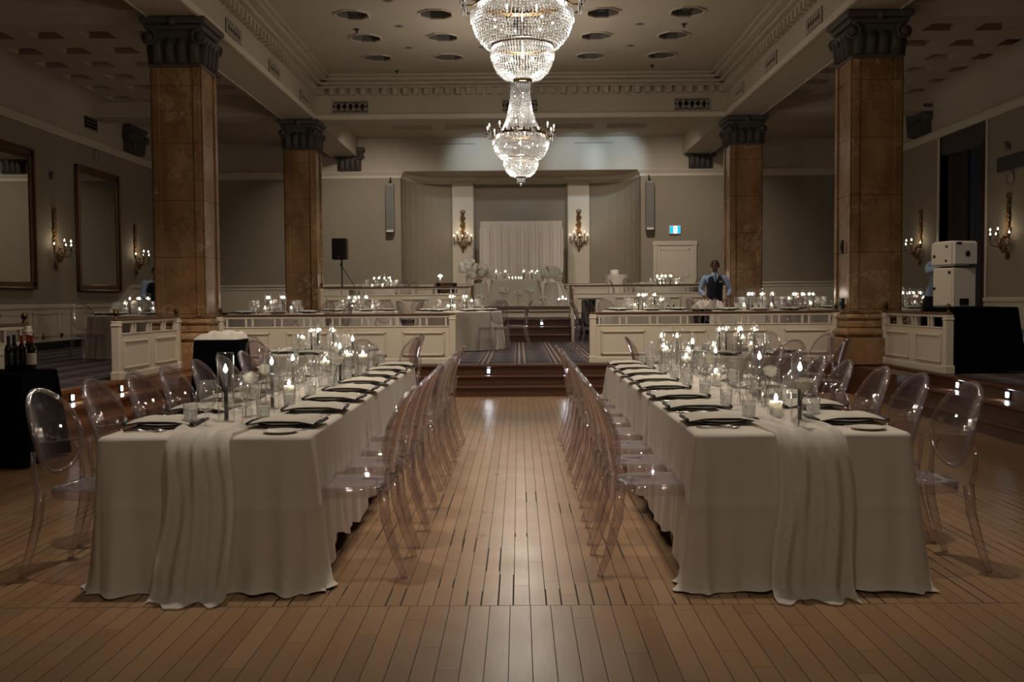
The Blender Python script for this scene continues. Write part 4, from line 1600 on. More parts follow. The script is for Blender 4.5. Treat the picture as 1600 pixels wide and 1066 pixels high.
HU, PI_, FL, RO = Proto(p_hurricane()), Proto(p_pillar()), Proto(p_floating()), Proto(p_rose())
HU_S = Proto(p_hurricane(.3, .04, .2))
RZT = TZ + .022
for P, x, y, lab in (
        (HU, -1.55, 5.23, f'tall glass sleeve with a midnight taper, first on the runner of the {MS}'),
        (RO, -1.49, 5.42, f'cream rose in a bud vase beside the first taper of the {MS}'),
        (HU, -1.46, 5.85, f'tall glass sleeve with a midnight taper, second on the runner of the {MS}'),
        (RO, -1.60, 6.15, f'cream rose in a bud vase behind the second taper of the {MS}'),
        (PI_, -1.50, 6.45, f'ivory pillar candle in a glass cup beyond the second taper of the {MS}'),
        (HU_S, -1.62, 7.1, f'short glass sleeve with a taper, midway along the {MS}'),
        (FL, -1.44, 7.35, f'floating candle in a glass cylinder, first along the {MS}'),
        (RO, -1.30, 7.0, f'cream rose in a bud vase midway along the {MS}'),
        (HU, -1.40, 7.75, f'tall glass sleeve with a midnight taper, third on the {MS}'),
        (FL, -1.44, 8.3, f'floating candle in a glass cylinder, second along the {MS}'),
        (FL, -1.29, 8.2, f'floating candle in a glass cylinder, third along the {MS}'),
        (RO, -1.58, 8.5, f'cream rose in a bud vase near the far end of the {MS}'),
        (PI_, -1.62, 8.9, f'ivory pillar candle in a glass cup near the far end of the {MS}'),
        (HU, -1.55, 9.25, f'tall glass sleeve with a midnight taper, farthest on the {MS}'.replace('farthest', 'last')),
        (HU, 1.43, 5.07, f'tall glass sleeve with a midnight taper, first on the runner of the {CS}'),
        (PI_, 1.36, 5.27, f'lit pillar candle in a glass cup beside the first taper, {CS}'),
        (RO, 1.36, 4.81, f'cream rose in a bud vase at the near end of the {CS}'),
        (RO, 1.42, 5.7, f'cream rose in a bud vase behind the pillar candle of the {CS}'),
        (HU, 1.46, 6.05, f'tall glass sleeve with a midnight taper, second on the runner of the {CS}'),
        (PI_, 1.42, 7.2, f'ivory pillar candle in a glass cup midway along the {CS}'),
        (FL, 1.26, 7.5, f'floating candle in a glass cylinder, first along the {CS}'),
        (HU_S, 1.52, 7.7, f'short glass sleeve with a taper, midway along the {CS}'),
        (RO, 1.30, 6.9, f'cream rose in a bud vase midway along the {CS}'),
        (HU, 1.42, 8.15, f'tall glass sleeve with a midnight taper, third on the {CS}'),
        (FL, 1.44, 8.45, f'floating candle in a glass cylinder, second along the {CS}'),
        (FL, 1.28, 8.65, f'floating candle in a glass cylinder, third along the {CS}'),
        (FL, 1.33, 9.15, f'floating candle in a glass cylinder, fourth along the {CS}'),
        (RO, 1.5, 9.0, f'cream rose in a bud vase near the far end of the {CS}'),
        (HU, 1.36, 9.5, f'tall glass sleeve with a midnight taper, fourth on the {CS}'),
        (HU, 1.5, 9.45, f'tall glass sleeve with a midnight taper, last on the {CS}')):
    P.put((x, y, RZT - .012), random.uniform(0, 6.28) if P is not RO else random.uniform(-.5, .5), lab)
t = thing('dried_reed_vase', f'slim bud vase with a brown dried reed on the {CS}', 'vase', (1.32, 5.93, RZT - .012))
MB().lathe([(0, .003), (.022, .003), (.025, .03), (.01, .06), (.012, .075)], 16).build('vase', M['glass'], t)
MB().tube([(0, 0, .01), (-.006, 0, .09), (.004, 0, .16)], [.0025, .0025, .003], 6).build('stem', M['reed'], t)
MB().tube([(.003, 0, .15), (.004, 0, .17), (.006, 0, .205), (.006, 0, .215)], [.004, .012, .011, .003], 8).build('seed_head', M['reed'], t)


# ------------------------------------------------------------------ round tables
rc_protos = {}


def round_table(cx, cy, z0, r, where, seed, nset=6, chairs=(), tapers=4, zt=.74, floaters=2, tall=True):
    rnd = random.Random(seed)
    t = thing('round_table', f'round banquet table under the cloth, {where}', 'table', (cx, cy, z0))
    MB().cyl((0, 0, zt - .04), r - .03, .03, 40).build('tabletop', M['greybox'], t)
    MB().cyl((0, 0, 0), .05, zt - .04, 10).build('leg', M['darkmetal'], t)
    key = round(r, 2)
    o = round_cloth(r, zt, .012, seed).build('tablecloth', M['cloth'])
    o.location = (cx, cy, z0)
    tag(o, f'floor-length ivory cloth on the round table {where}', 'tablecloth')
    tz = z0 + zt
    for k in range(nset):
        a = seed + 2 * pi * k / nset
        p = lambda q, da=0.0: (cx + q * cos(a + da), cy + q * sin(a + da), tz)
        PL.put(p(r - .2), a + pi / 2, f'pale stoneware plate under a napkin on the round table {where}', f'plates, round table {where}')
        NK.put(p(r - .2), a + pi / 2, f'folded napkin with charcoal border on the round table {where}', f'napkins, round table {where}')
        TU.put(p(r - .37, .12), rnd.uniform(0, 6), f'tumbler of iced water on the round table {where}', f'tumblers, round table {where}')
        for da, dq in ((-.24, .40), (-.02, .46)):
            WG.put(p(r - dq, da), rnd.uniform(0, 6), f'clear wine glass on the round table {where}', f'wine glasses, round table {where}')
    for k in range(tapers + 1):
        a = seed * 2 + 2 * pi * k / (tapers + 1)
        q = .15 + .07 * (k % 2)
        HU.put((cx + q * cos(a), cy + q * sin(a), tz), a, f'glass sleeve with a midnight taper on the round table {where}', f'taper candles, round table {where}')
    for k in range(floaters + 1):
        a = seed * 2 + .5 + 2 * pi * k / (floaters + 1)
        (FL if k % 2 else PI_).put((cx + .27 * cos(a), cy + .27 * sin(a), tz), a, f'{"floating candle in a glass cylinder" if k % 2 else "ivory pillar candle in a glass cup"} on the round table {where}', f'{"floating" if k % 2 else "pillar"} candles, round table {where}')
    a = seed * 2 + 2.4
    RO.put((cx + .09 * cos(a), cy + .09 * sin(a), tz), a, f'cream rose in a bud vase on the round table {where}')
    for k, deg in enumerate(chairs):
        a = math.radians(deg)
        q = r + .27
        px_, py_ = cx + q * cos(a), cy + q * sin(a)
        if any((px_ - ox) ** 2 + (py_ - oy) ** 2 < (orr + .29) ** 2 for ox, oy, orr in OBST if (ox, oy) != (cx, cy)):
            continue
        OBST.append((px_, py_, .22))
        CH.put((cx + q * cos(a), cy + q * sin(a), z0), a + pi / 2 + rnd.uniform(-.12, .12), f'clear oval-backed chair pulled up to the round table {where}', f'chairs, round table {where}')


RT = [(-2.5, 12.7, 0, .75, 'beyond the mirror-side long table', .4, 6, (245, 300, 340, 25, 150)),
      (2.6, 11.95, 0, .76, 'beyond the curtain-side long table', 1.1, 6, (190, 170, 285, 325, 20, 60)),
      (-1.17, 19.25, Z1, .84, 'beside the open dais carpet', 2.0, 6, (308, 358, 225, 60, 130), 3),
      (-4.3, 17.6, Z1, .84, 'between the mirror-side columns', 2.9, 6, (290, 200, 350, 60), 3),
      (-3.3, 20.6, Z1, .84, 'below the mirror-side terrace rail', .9, 6, (300, 340, 30, 200, 90), 4),
      (2.35, 18.3, Z1, .82, 'beside the dark jacket', 1.6, 6, (182, 212, 330, 20, 120), 4),
      (4.15, 17.2, Z1, .80, 'before the waiter', 2.4, 6, (200, 330, 60, 270), 4),
      (5.75, 20.2, Z1, .82, 'behind the curtain-side marble column', 3.3, 6, (250, 300, 20, 90), 5),
      (-6.65, 17.4, Z1, .84, 'near the mirror wall', .2, 6, (340, 100), 3),
      (7.2, 18.3, Z1, .84, 'near the curtain wall', 1.3, 6, (250, 160), 3),
      (-3.5, 25.5, Z2, .84, 'beside the microphone stand', 2.2, 6, (300, 10, 60), 3),
      (3.75, 25.5, Z2, .84, 'by the small door', .7, 6, (220, 300, 0, 170), 4)]
OBST = [(c[0], c[1], c[3] + .02) for c in RT] + [(x, y, .52) for x in (-4.9, 5.14) for y in (14.75, 22.85)]
OBST += [(-3.78, 12.6, .4), (-4.36, 24.6, .3), (-3.9, 24.3, .2), (-1.83, 25.4, .3), (3.98, 20.28, .3), (2.9, 19.7, .35), (3.4, 19.7, .35), (3.9, 19.7, .35), (-7.18, 19.6, .4)]
OBST += [(x / 4, 14.85, .05) for x in range(-18, 19)] + [(x / 4, y, .05) for x in range(-18, 19) for y in (22.9, 23.0) if abs(x) > 4]
for args in RT:
    round_table(*args)
CH.put((-6.95, 16.05, Z1), -2.3, 'lone clear oval-backed chair by the mirror wall wainscot')
# ------------------------------------------------------------------ chandeliers
def p_chandelier():
    t = thing('crystal_chandelier', '', 'chandelier')

    def strands(prof, n, step, r, rz, sag=0):
        """bead strings following a (radius, z) profile"""
        m = MB()
        pts = []
        for (r0, z0), (r1, z1) in zip(prof, prof[1:]):
            L = sqrt((r1 - r0) ** 2 + (z1 - z0) ** 2)
            k = max(1, int(L / step))
            pts += [(r0 + (r1 - r0) * i / k, z0 + (z1 - z0) * i / k) for i in range(k)]
        for i in range(n):
            a = 2 * pi * i / n
            for j, (q, z) in enumerate(pts):
                m.octa((q * cos(a), q * sin(a), z), r, rz)
        return m

    def ring(r, z, h, rt=.012):
        m = MB().tube([(r * cos(2 * pi * k / 48), r * sin(2 * pi * k / 48), z) for k in range(48)], rt, 8, closed=True)
        m.lathe([(r, z - h), (r + .012, z - h * .6), (r + .006, z)], 48)
        return m
    # z = 0 at the lowest ball
    m = MB().sphere((0, 0, .018), .022, 12, 8)
    m.build('crystal_ball', M['crystal'], t)
    m = MB()
    for k in range(18):
        a = 2 * pi * k / 18
        m.octa((.075 * cos(a), .075 * sin(a), .10), .006, .055)
        m.octa((.05 * cos(a + .1), .05 * sin(a + .1), .085), .006, .05)
    tag(m.build('prism_cluster', M['crystal'], t), kind='stuff')
    ring(.085, .165, .025).build('bottom_ring', M['brass'], t)
    low = [(.30, .415), (.305, .37), (.285, .30), (.25, .235), (.19, .18), (.1, .155)]
    tag(strands(low, 58, .024, .0095, .0125).build('lower_basket', M['crystal'], t), kind='stuff')
    m = MB()
    for k in range(70):
        a = 2 * pi * k / 70
        m.octa((.315 * cos(a), .315 * sin(a), .41), .0085, .05)
    tag(m.build('prism_fringe', M['crystal'], t), kind='stuff')
    ring(.30, .50, .02, .011).build('middle_ring', M['brass'], t)
    tag(strands([(.30, .5), (.30, .43)], 62, .02, .009, .011).build('middle_beads', M['crystal'], t), kind='stuff')
    up_ = [(.445, .85), (.485, .80), (.50, .745), (.49, .68), (.46, .60), (.41, .53), (.34, .465)]
    tag(strands(up_, 88, .024, .0095, .0125).build('upper_basket', M['crystal'], t), kind='stuff')
    m = MB()
    for k in range(100):
        a = 2 * pi * k / 100
        m.octa((.515 * cos(a), .515 * sin(a), .775), .0085, .045)
    tag(m.build('prism_fringe', M['crystal'], t), kind='stuff')
    m = ring(.43, .93, .035, .014)
    for k in range(24):
        a = 2 * pi * k / 24
        m.tube([(.44 * cos(a), .44 * sin(a), .935), (.45 * cos(a), .45 * sin(a), .975), (.44 * cos(a), .44 * sin(a), 1.0)], [.018, .014, .002], 6, flat=.4)
    m.build('main_ring', M['brass'], t)
    tag(strands([(.44, .9), (.445, .85)], 92, .02, .009, .011).build('neck_beads', M['crystal'], t), kind='stuff')
    tent = [(.17, 1.86), (.18, 1.6), (.215, 1.35), (.27, 1.15), (.35, .99), (.42, .94)]
    tag(strands(tent, 54, .028, .0092, .0145).build('crystal_tent', M['crystal'], t), kind='stuff')
    ring(.18, 1.88, .03).build('crown_ring', M['brass'], t)
    m = MB()
    for k in range(24):
        a = 2 * pi * k / 24
        m.octa((.2 * cos(a), .2 * sin(a), 1.84), .009, .055)
    tag(m.build('crown_prism', M['crystal'], t), kind='stuff')
    MB().tube([(0, 0, .17), (0, 0, 2.3), (0, 0, 2.95)], .008, 8).lathe([(.02, 2.7), (.12, 2.86), (.16, 2.95)], 20).build('stem', M['silver'], t)
    for k in range(12):
        a = 2 * pi * (k + .5) / 12
        c, s = cos(a), sin(a)
        P = lambda q, z: (q * c, q * s, z)
        arm = MB().tube([P(.43, .92), P(.5, .86), P(.57, .86), P(.605, .9), P(.6, .94)], .008, 7)
        arm.lathe([(.006, .925), (.03, .935), (.034, .95), (.01, .945)], 12, (.6 * c, .6 * s, 0))
        ar = arm.build('arm', M['brass'], t)
        MB().cyl(P(.6, .945), .0105, .085, 10).build('candle_sleeve', M['wax'], ar)
        flame_mb(1.03,   .05, .0115, .6 * c, .6 * s).build('bulb', M['cbulb'], ar)
        m = MB()
        for j in range(6):
            b = 2 * pi * j / 6
            m.octa((.6 * c + .03 * cos(b), .6 * s + .03 * sin(b), .885), .0085, .05)
        m.build('prism', M['crystal'], ar)
    # little bulbs inside the baskets
    m = MB()
    for n, q, z in ((7, .3, .72), (5, .17, .34), (3, .09, 1.25), (3, .1, 1.6)):
        for k in range(n):
            a = 2 * pi * k / n + q * 9
            m.sphere((q * cos(a), q * sin(a), z), .010, 8, 6)
    m.build('inner_bulb', M['cbulb'], t)
    return t


CHN = Proto(p_chandelier())
for y, z, lab in ((18.0, 3.44, 'farther crystal chandelier, seen whole, with lit candle bulbs on its ring'),
                  (10.0, 3.42, 'nearer large crystal chandelier, cut off by the top of the view')):
    CHN.put((.055, y, z), .13 if y > 15 else 0, lab)
for y in (18.0, 10.0, 2.0, -6.0):
    k = 1.15 if y > 5 else .5
    for dz, e in ((.36, 45), (.72, 70), (1.3, 45)):
        lamp('chandelier_lamp', 'POINT', (.055, y, 3.43 + dz), e * k, (1, .92, .80), .09 if dz < 1 else .06)


# ------------------------------------------------------------------ wall sconces
def p_sconce():
    t = thing('wall_sconce', '', 'sconce')       # hangs on a wall behind it (wall at +Y), z = 0 at its foot
    m = MB()
    rnd = random.Random(3)
    m.tube([(0, -.02, 0), (0, -.05, .06), (0, -.03, .14)], [.01, .035, .02], 10)
    m.sphere((0, -.05, .02), .03, 8, 6)
    for k in range(48):                          # carved leaves of the lower bouquet
        a, z = rnd.uniform(-1, 1), rnd.uniform(.12, .42)
        q = .16 * sin((z - .05) / .42 * pi) + .02
        x, y = q * a, -.05 - .09 * (1 - a * a) * sin((z - .05) / .42 * pi)
        dx, dz = rnd.uniform(-.05, .05) + x * .3, rnd.uniform(.0, .07)
        m.tube([(x, y, z), (x + dx * .6, y - .025, z + dz * .6), (x + dx, y - .015, z + dz)], [.008, .032, .003], 6, flat=.4)
    for k in range(16):                          # twisted ribbon and leaves rising up the wall
        z = .5 + k * .045
        s = 1 if k % 2 else -1
        wd = .045 + .025 * sin(k * 1.3)
        m.tube([(0, -.02, z - .03), (s * wd, -.035, z + .01), (s * wd * 1.1, -.025, z + .045), (s * wd * .4, -.02, z + .065)], [.014, .024, .02, .006], 6, flat=.5)
        m.sphere((-s * .028, -.03, z), .028, 6, 5)
    m.tube([(0, -.015, .4), (0, -.02, 1.2)], .016, 7)
    for s in (-1, 1):                            # bow at the top
        m.tube([(s * (.01 + .06 * sin(q)), -.03, 1.17 + .05 * (1 - cos(q)) * .8) for q in [i * pi / 5 for i in range(6)]], .012, 6)
    m.build('carved_backplate', M['gilt'], t)
    for k, (x, y, z) in enumerate(((-.26, -.13, .38), (-.15, -.29, .45), (0, -.36, .36), (.15, -.29, .45), (.26, -.13, .38))):
        a = MB().tube([(x * .2, -.05, .3), (x * .5, y * .6, .24), (x * .9, y * .95, .27), (x, y, .34), (x, y, z)], .0085, 7)
        a.lathe([(.006, z - .01), (.03, z), (.034, z + .012), (.012, z + .01)], 10, (x, y, 0))
        ar = a.build('arm', M['gilt'], t)
        MB().cyl((x, y, z + .01), .0125, .085, 8).build('candle_sleeve', M['brass'], ar)
        flame_mb(z + .095, .055, .0135, x, y).build('bulb', M['bulb'], ar)
        m = MB()
        for j in range(5):
            b = 2 * pi * j / 5
            m.octa((x + .028 * cos(b), y + .028 * sin(b), z - .05), .0085, .04)
            m.octa((x + .018 * cos(b + .6), y + .018 * sin(b + .6), z - .13), .007, .025)
        m.build('crystal_drop', M['crystal'], ar)
    return t


def place_xy(o):
    return o


SCN = Proto(p_sconce())
for x, y, z, rz, lab in ((XL, 20.57, 2.11, pi / 2, 'lit gilt sconce between the two large mirrors'),
                         (XL, 24.9, 2.10, pi / 2, 'lit gilt sconce on the mirror wall beyond the tall mirror'),
                         (XR, 18.98, 2.09, -pi / 2, 'lit gilt sconce below the round wall speaker on the curtain wall'),
                         (XR, 23.1, 2.13, -pi / 2, 'lit gilt sconce between the marble column and the tall window'),
                         (-1.66, 29.93, 2.82, 0, 'lit gilt sconce on the cream pilaster, mirror side of the white drape'),
                         (1.81, 29.93, 2.82, 0, 'lit gilt sconce on the cream pilaster, curtain side of the white drape')):
    SCN.put((x, y, z), rz, lab)
    dx, dy = (0, -.2) if rz == 0 else ((.2, 0) if rz > 0 else (-.2, 0))
    lamp('sconce_lamp', 'POINT', (x + dx, y + dy, z + .62), 1.5, (1, .82, .62), .06)


# ------------------------------------------------------------------ mirrors and small fittings on the walls
def mirror(label, y0, y1, z0, z1):
    t = thing('wall_mirror', label, 'mirror', (XL, (y0 + y1) / 2, z0))
    h, hy = z1 - z0, (y1 - y0) / 2
    MB().box(.01, .04, -hy + .1, hy - .1, .1, h - .1).build('mirror_glass', M['mirror'], t)
    m = MB()
    for a, b, c, e in ((-hy, -hy + .16, 0, h), (hy - .16, hy, 0, h), (-hy, hy, 0, .16), (-hy, hy, h - .16, h)):
        m.bbox(.0, .07, a, b, c, e, .02)
    for a, b, c, e in ((-hy, -hy + .05, 0, h), (hy - .05, hy, 0, h), (-hy, hy, 0, .05), (-hy, hy, h - .05, h)):
        m.bbox(.05, .11, a, b, c, e, .02)
    m.build('frame', M['giltframe'], t)
    return t


mirror('tall gilt-framed mirror between two lit sconces', 21.58, 23.85, 1.64, 4.4)
mirror('large dark-framed mirror at the edge of the view, before the first sconce', 16.8, 19.66, 1.66, 4.42)

t = thing('wall_vent', 'dark slatted vent above the crown moulding of the mirror wall', 'vent', (XL, 22.5, 5.42))
MB().box(0, .02, -.32, .32, -.13, .13).build('backing', M['grillevoid'], t)
m = MB()
for k in range(4):
    m.box(.01, .04, -.32, .32, -.13 + k * .08, -.115 + k * .08)
m.build('slat', M['coffer'], t)
for x, s, y, z, lab in ((XL, 1, 22.75, 4.87 - .12, 'small round wall speaker above the tall mirror'), (XR, -1, 18.95, 3.62, 'round wall speaker above the sconce on the curtain wall')):
    t = thing('round_wall_speaker', lab, 'speaker', (x, y, z))
    mt = Matrix.Rotation(pi / 2 * s, 4, 'Y')
    MB().lathe([(.0, 0), (.15, 0), (.15, .02), (.12, .035), (.11, .02), (0, .02)], 24, mat=mt).build('bezel', M['greybox'], t)
    MB().lathe([(0, .03), (.08, .028), (.10, .02)], 20, mat=mt).build('grille', M['taupe'], t)
for x, s, y, z, lab in ((XL, 1, 20.5, 3.98, 'small bracket fitting above the sconce between the mirrors'), (XR, -1, 19.0, 4.2, 'small white spotlight on the curtain wall above the dark panel')):
    t = thing('wall_spotlight', lab, 'light', (x, y, z))
    MB().box(min(0, s * .03), max(0, s * .03), -.04, .04, -.05, .05).build('bracket', M['greybox'], t)
    MB().cyl((s * .06, 0, -.02), .045, .13, 12, mat=Matrix.Rotation(.5 * s, 4, 'X')).build('housing', M['greybox'], t)
t = thing('wall_panel_sign', 'plain dark rectangular panel on the curtain wall below the spotlight', 'panel', (XR, 18.8, 3.92))
MB().bbox(-.05, 0, -.62, .62, -.13, .13, .008).build('board', M['black'], t)
MB().bbox(-.02, 0, -.66, .66, -.16, -.13, .004).build('trim_strip', M['coffer'], t)
for y, lab in ((19.95, 'small dark outlet low on the mirror wall, nearer one'), (20.75, 'small dark outlet low on the mirror wall, farther one')):
    t = thing('wall_outlet', lab, 'outlet', (XL + .02, y, .72))
    MB().bbox(0, .012, -.045, .045, -.05, .05, .004).build('cover_plate', M['brass'], t)
    MB().box(.008, .016, -.02, .02, -.03, .03).build('socket', M['black'], t)

# fretwork grilles of the beams
def grille(label, loc, rz, wdt=.8, hgt=.27):
    t = thing('fretwork_grille', label, 'grille', loc, rz)
    MB().box(-wdt / 2, wdt / 2, -.012, 0, -hgt / 2, hgt / 2).build('backing', M['grillevoid'], t)
    m = MB()
    for a, b, c, e in ((-wdt / 2, wdt / 2, -hgt / 2, -hgt / 2 + .012), (-wdt / 2, wdt / 2, hgt / 2 - .012, hgt / 2), (-wdt / 2, -wdt / 2 + .012, -hgt / 2, hgt / 2), (wdt / 2 - .012, wdt / 2, -hgt / 2, hgt / 2)):
        m.box(a, b, -.03, -.01, c, e)
    n = 6
    for k in range(n):
        cx = -wdt / 2 + wdt * (k + .5) / n
        for cz in (-hgt / 4, hgt / 4):
            r = min(wdt / n, hgt / 2) * .42
            s = 1 if (k + (cz > 0)) % 2 else -1
            m.tube([(cx + r * (1 - q / 16) * cos(q * .62) * s, -.02, cz + r * (1 - q / 16) * sin(q * .62)) for q in range(14)], .008, 5)
            m.octa((cx, -.02, cz), .018)
        m.tube([(cx - wdt / n / 2, -.02, -hgt / 2), (cx, -.02, 0), (cx + wdt / n / 2, -.02, hgt / 2)], .006, 5)
        m.tube([(cx - wdt / n / 2, -.02, hgt / 2), (cx, -.02, 0), (cx + wdt / n / 2, -.02, -hgt / 2)], .006, 5)
    m.build('scrollwork', M['plaster'], t)


for x, lab in ((-3.74, 'black and cream fretwork grille on the cross beam, mirror side'), (.06, 'fretwork grille on the cross beam behind the farther chandelier'), (3.91, 'black and cream fretwork grille on the cross beam, curtain side')):
    grille(lab, (x, 22.5, 5.74), 0)
for k, (y, wh) in enumerate(((16.1, 'before'), (18.78, 'midway along'), (21.43, 'close to the cross beam on'))):
    grille(f'fretwork grille on the inner face of the mirror-side beam, {ORD[k]} from the near marble column', (BL1, y, 5.70), pi / 2)
    grille(f'fretwork grille on the inner face of the curtain-side beam, {ORD[k]} from the near marble column', (BR0, y - .25, 5.72), -pi / 2)

# ceiling spotlights in some octagons, sprinklers
tsp = thing('ceiling_spotlight', '', 'light')
MB().lathe([(.0, 0), (.09, 0), (.1, .02), (.1, .2), (0, .2)], 18).build('housing', M['black'], tsp)
MB().lathe([(.07, -.004), (.09, 0), (.09, .01), (0, .012)], 18).build('reflector', M['darkmetal'], tsp)
SPT = Proto(tsp)
for cx, cy, lab in ((-2.88, 17.6, 'dark ceiling spotlight in a sunk octagon over the mirror side'), (-2.74, 20.62, 'ceiling spotlight in the sunk octagon nearest the cross beam, mirror side'.replace('nearest', 'closest to')),
                    (2.98, 17.6, 'dark ceiling spotlight in a sunk octagon over the curtain side'), (2.85, 20.62, 'ceiling spotlight in the sunk octagon next to the cross beam, curtain side'), (1.5, 17.6, 'small ceiling spotlight in the octagon beside the nearer chandelier')):
    SPT.put((cx, cy, ZC + .02), 0, lab.replace('closest to the', 'next to the'))
SPT2 = None
tk = thing('ceiling_sprinkler', '', 'sprinkler')
MB().lathe([(.05, 0), (.05, -.012), (.02, -.02), (.015, -.05), (0, -.05)], 12).build('cap', M['black'], tk)
MB().cyl((0, 0, -.065), .025, .006, 10).build('deflector', M['black'], tk)
SPK = Proto(tk)
for x, y, z, lab in ((-2.95, 18.55, ZC, 'small dark sprinkler on the main ceiling, mirror side, nearer one'), (-2.62, 21.9, ZC, 'small dark sprinkler on the main ceiling, mirror side, by the cornice'),
                     (3.05, 18.4, ZC, 'small dark sprinkler on the main ceiling, curtain side, nearer one'), (2.9, 21.6, ZC, 'small dark sprinkler on the main ceiling, curtain side, by the cornice'),
                     (7.6, 21.6, ZS, 'small dark sprinkler on the side ceiling above the window curtains'), (-7.5, 21.6, ZS, 'small dark sprinkler on the side ceiling by the mirror wall'),
                     (-1.6, 24.0, 6.0, 'small dark sprinkler on the rear ceiling, mirror side'), (2.7, 25.9, 6.0, 'small dark sprinkler on the rear ceiling, curtain side')):
    SPK.put((x, y, z), 0, lab)

# column loudspeakers and exit sign on the back wall
for x, z0, lab in ((-3.62, 3.36, 'tall grey column loudspeaker on the back wall, beside the mirror-side alcove edge'), (3.72, 3.37, 'tall grey column loudspeaker on the back wall, above the small door')):
    t = thing('column_loudspeaker', lab, 'speaker', (x, YB, z0))
    MB().bbox(-.115, .115, -.34, -.12, 0, 1.34, .015).build('cabinet', M['greybox'], t)
    MB().box(-.095, .095, -.345, -.335, .06, 1.28).build('grille', plain('speaker_mesh', srgb(104, 100, 92), .7) if x < 0 else bpy.data.materials['speaker_mesh'], t)
    MB().box(-.1, .1, -.35, -.3, -.03, .02).build('lower_cap', M['whitebox'], t)
    m = MB().tube([(0, 0, 1.42), (0, -.12, 1.42), (0, -.2, 1.36)], .03, 8).tube([(0, 0, 1.56), (0, -.06, 1.5), (0, -.2, 1.34)], .016, 8)
    m.build('bracket', M['darkmetal'], t)
t = thing('exit_sign', 'lit blue-green exit sign with a white running figure above the small door', 'sign', (4.46, YB, 3.23))
MB().bbox(-.17, .17, -.07, 0, -.01, .245, .01).build('housing', M['whitebox'], t)
MB().box(-.145, .145, -.075, -.068, .015, .22).build('panel', M['exitgreen'], t)
m = MB().box(-.05, .06, -.08, -.074, .018, .215)
m.build('doorway', M['exitwhite'], t)
m = MB().sphere((.012, -.083, .178), .016, 8, 6, sc=(1, .3, 1))
for pts in (((.008, 0, .158), (-.004, 0, .1)), ((-.004, 0, .1), (.028, 0, .08), (.022, 0, .045)), ((-.004, 0, .1), (-.02, 0, .065), (-.045, 0, .06)), ((.008, 0, .15), (.035, 0, .13), (.048, 0, .145)), ((.004, 0, .15), (-.025, 0, .14), (-.032, 0, .115))):
    m.tube([(a, -.083, c) for a, b, c in pts], .008, 5)
m.build('running_figure', M['exitgreen'], t)

# ------------------------------------------------------------------ white drape and sweetheart table
t = thing('backdrop_drape', 'white pleated backdrop drape hung behind the sweetheart table', 'drape', (.08, 28.6, Z3))


def dr(u, v):
    a = u * 2 - 1
    hw = 1.17 + (.16 * max(0, .28 - v) / .28 if True else 0) + (.03 if .3 < v < .9 else 0)
    if v < .34:
        hw = 1.10 + .32 * (1 - v / .34)
    pin = .05 * exp(-((v - .34) / .05) ** 2)
    x = a * (hw - pin)
    return (x, -(.055 * sin(u * 44 + sin(u * 9)) * (.6 + .4 * (1 - v)) + .025 * sin(u * 97)) * (1 - .75 * max(0, (v - .85) / .15)) - .1 * (1 - v) * abs(a), 2.42 * v)


MB().grid(dr, 190, 40).build('fabric', M['drape'], t)
m = MB().tube([(-1.12, .11, 2.36), (1.12, .11, 2.36)], .018, 8)
for s in (-1, 1):
    m.tube([(s * 1.12, .11, 0), (s * 1.12, .11, 2.36)], .018, 8)
    m.box(s * 1.12 - .2, s * 1.12 + .2, -.02, .22, 0, .015)
m.build('pole_frame', M['darkmetal'], t)

t = thing('sweetheart_table', 'sweetheart table under the floor-length cloth on the stage', 'table', (-.09, 26.9, Z3))
MB().bbox(-.63, .63, -.36, .36, .66, .69, .006).build('tabletop', M['greybox'], t)
for sx in (-1, 1):
    MB().cyl((sx * .5, 0, 0), .03, .66, 10).build('leg', M['darkmetal'], t)
c = folded_cloth('tablecloth', -.65 - .09, .65 - .09, 26.52, 27.28, .70, lambda sd, x, y: .004, False, 21, .12, crease=False)
c.location.z = Z3
tag(c, 'ivory floor-length cloth on the sweetheart table below the white drape', 'tablecloth')
SZ = Z3 + .70
for k, x in enumerate((-.60, -.36, .14, .36, .5)):
        HU_S.put((x, 26.75 + .05 * (k % 2), SZ), k, f'{ORD[k]} midnight taper in a glass sleeve along the sweetheart table', 'tapers on the sweetheart table')
for k, x in enumerate((-.25, -.16, -.08, .0, .07)):
    PI_.put((x, 26.65 + .05 * (k % 2), SZ), k, f'small lit pillar candle in the middle of the sweetheart table, {ORD[k]} in the row', 'votives on the sweetheart table', .62)
for k, x in enumerate((-.5, -.3, .3, .46)):
    WG.put((x, 26.95, SZ), k, 'clear wine glass on the sweetheart table', 'wine glasses on the sweetheart table')


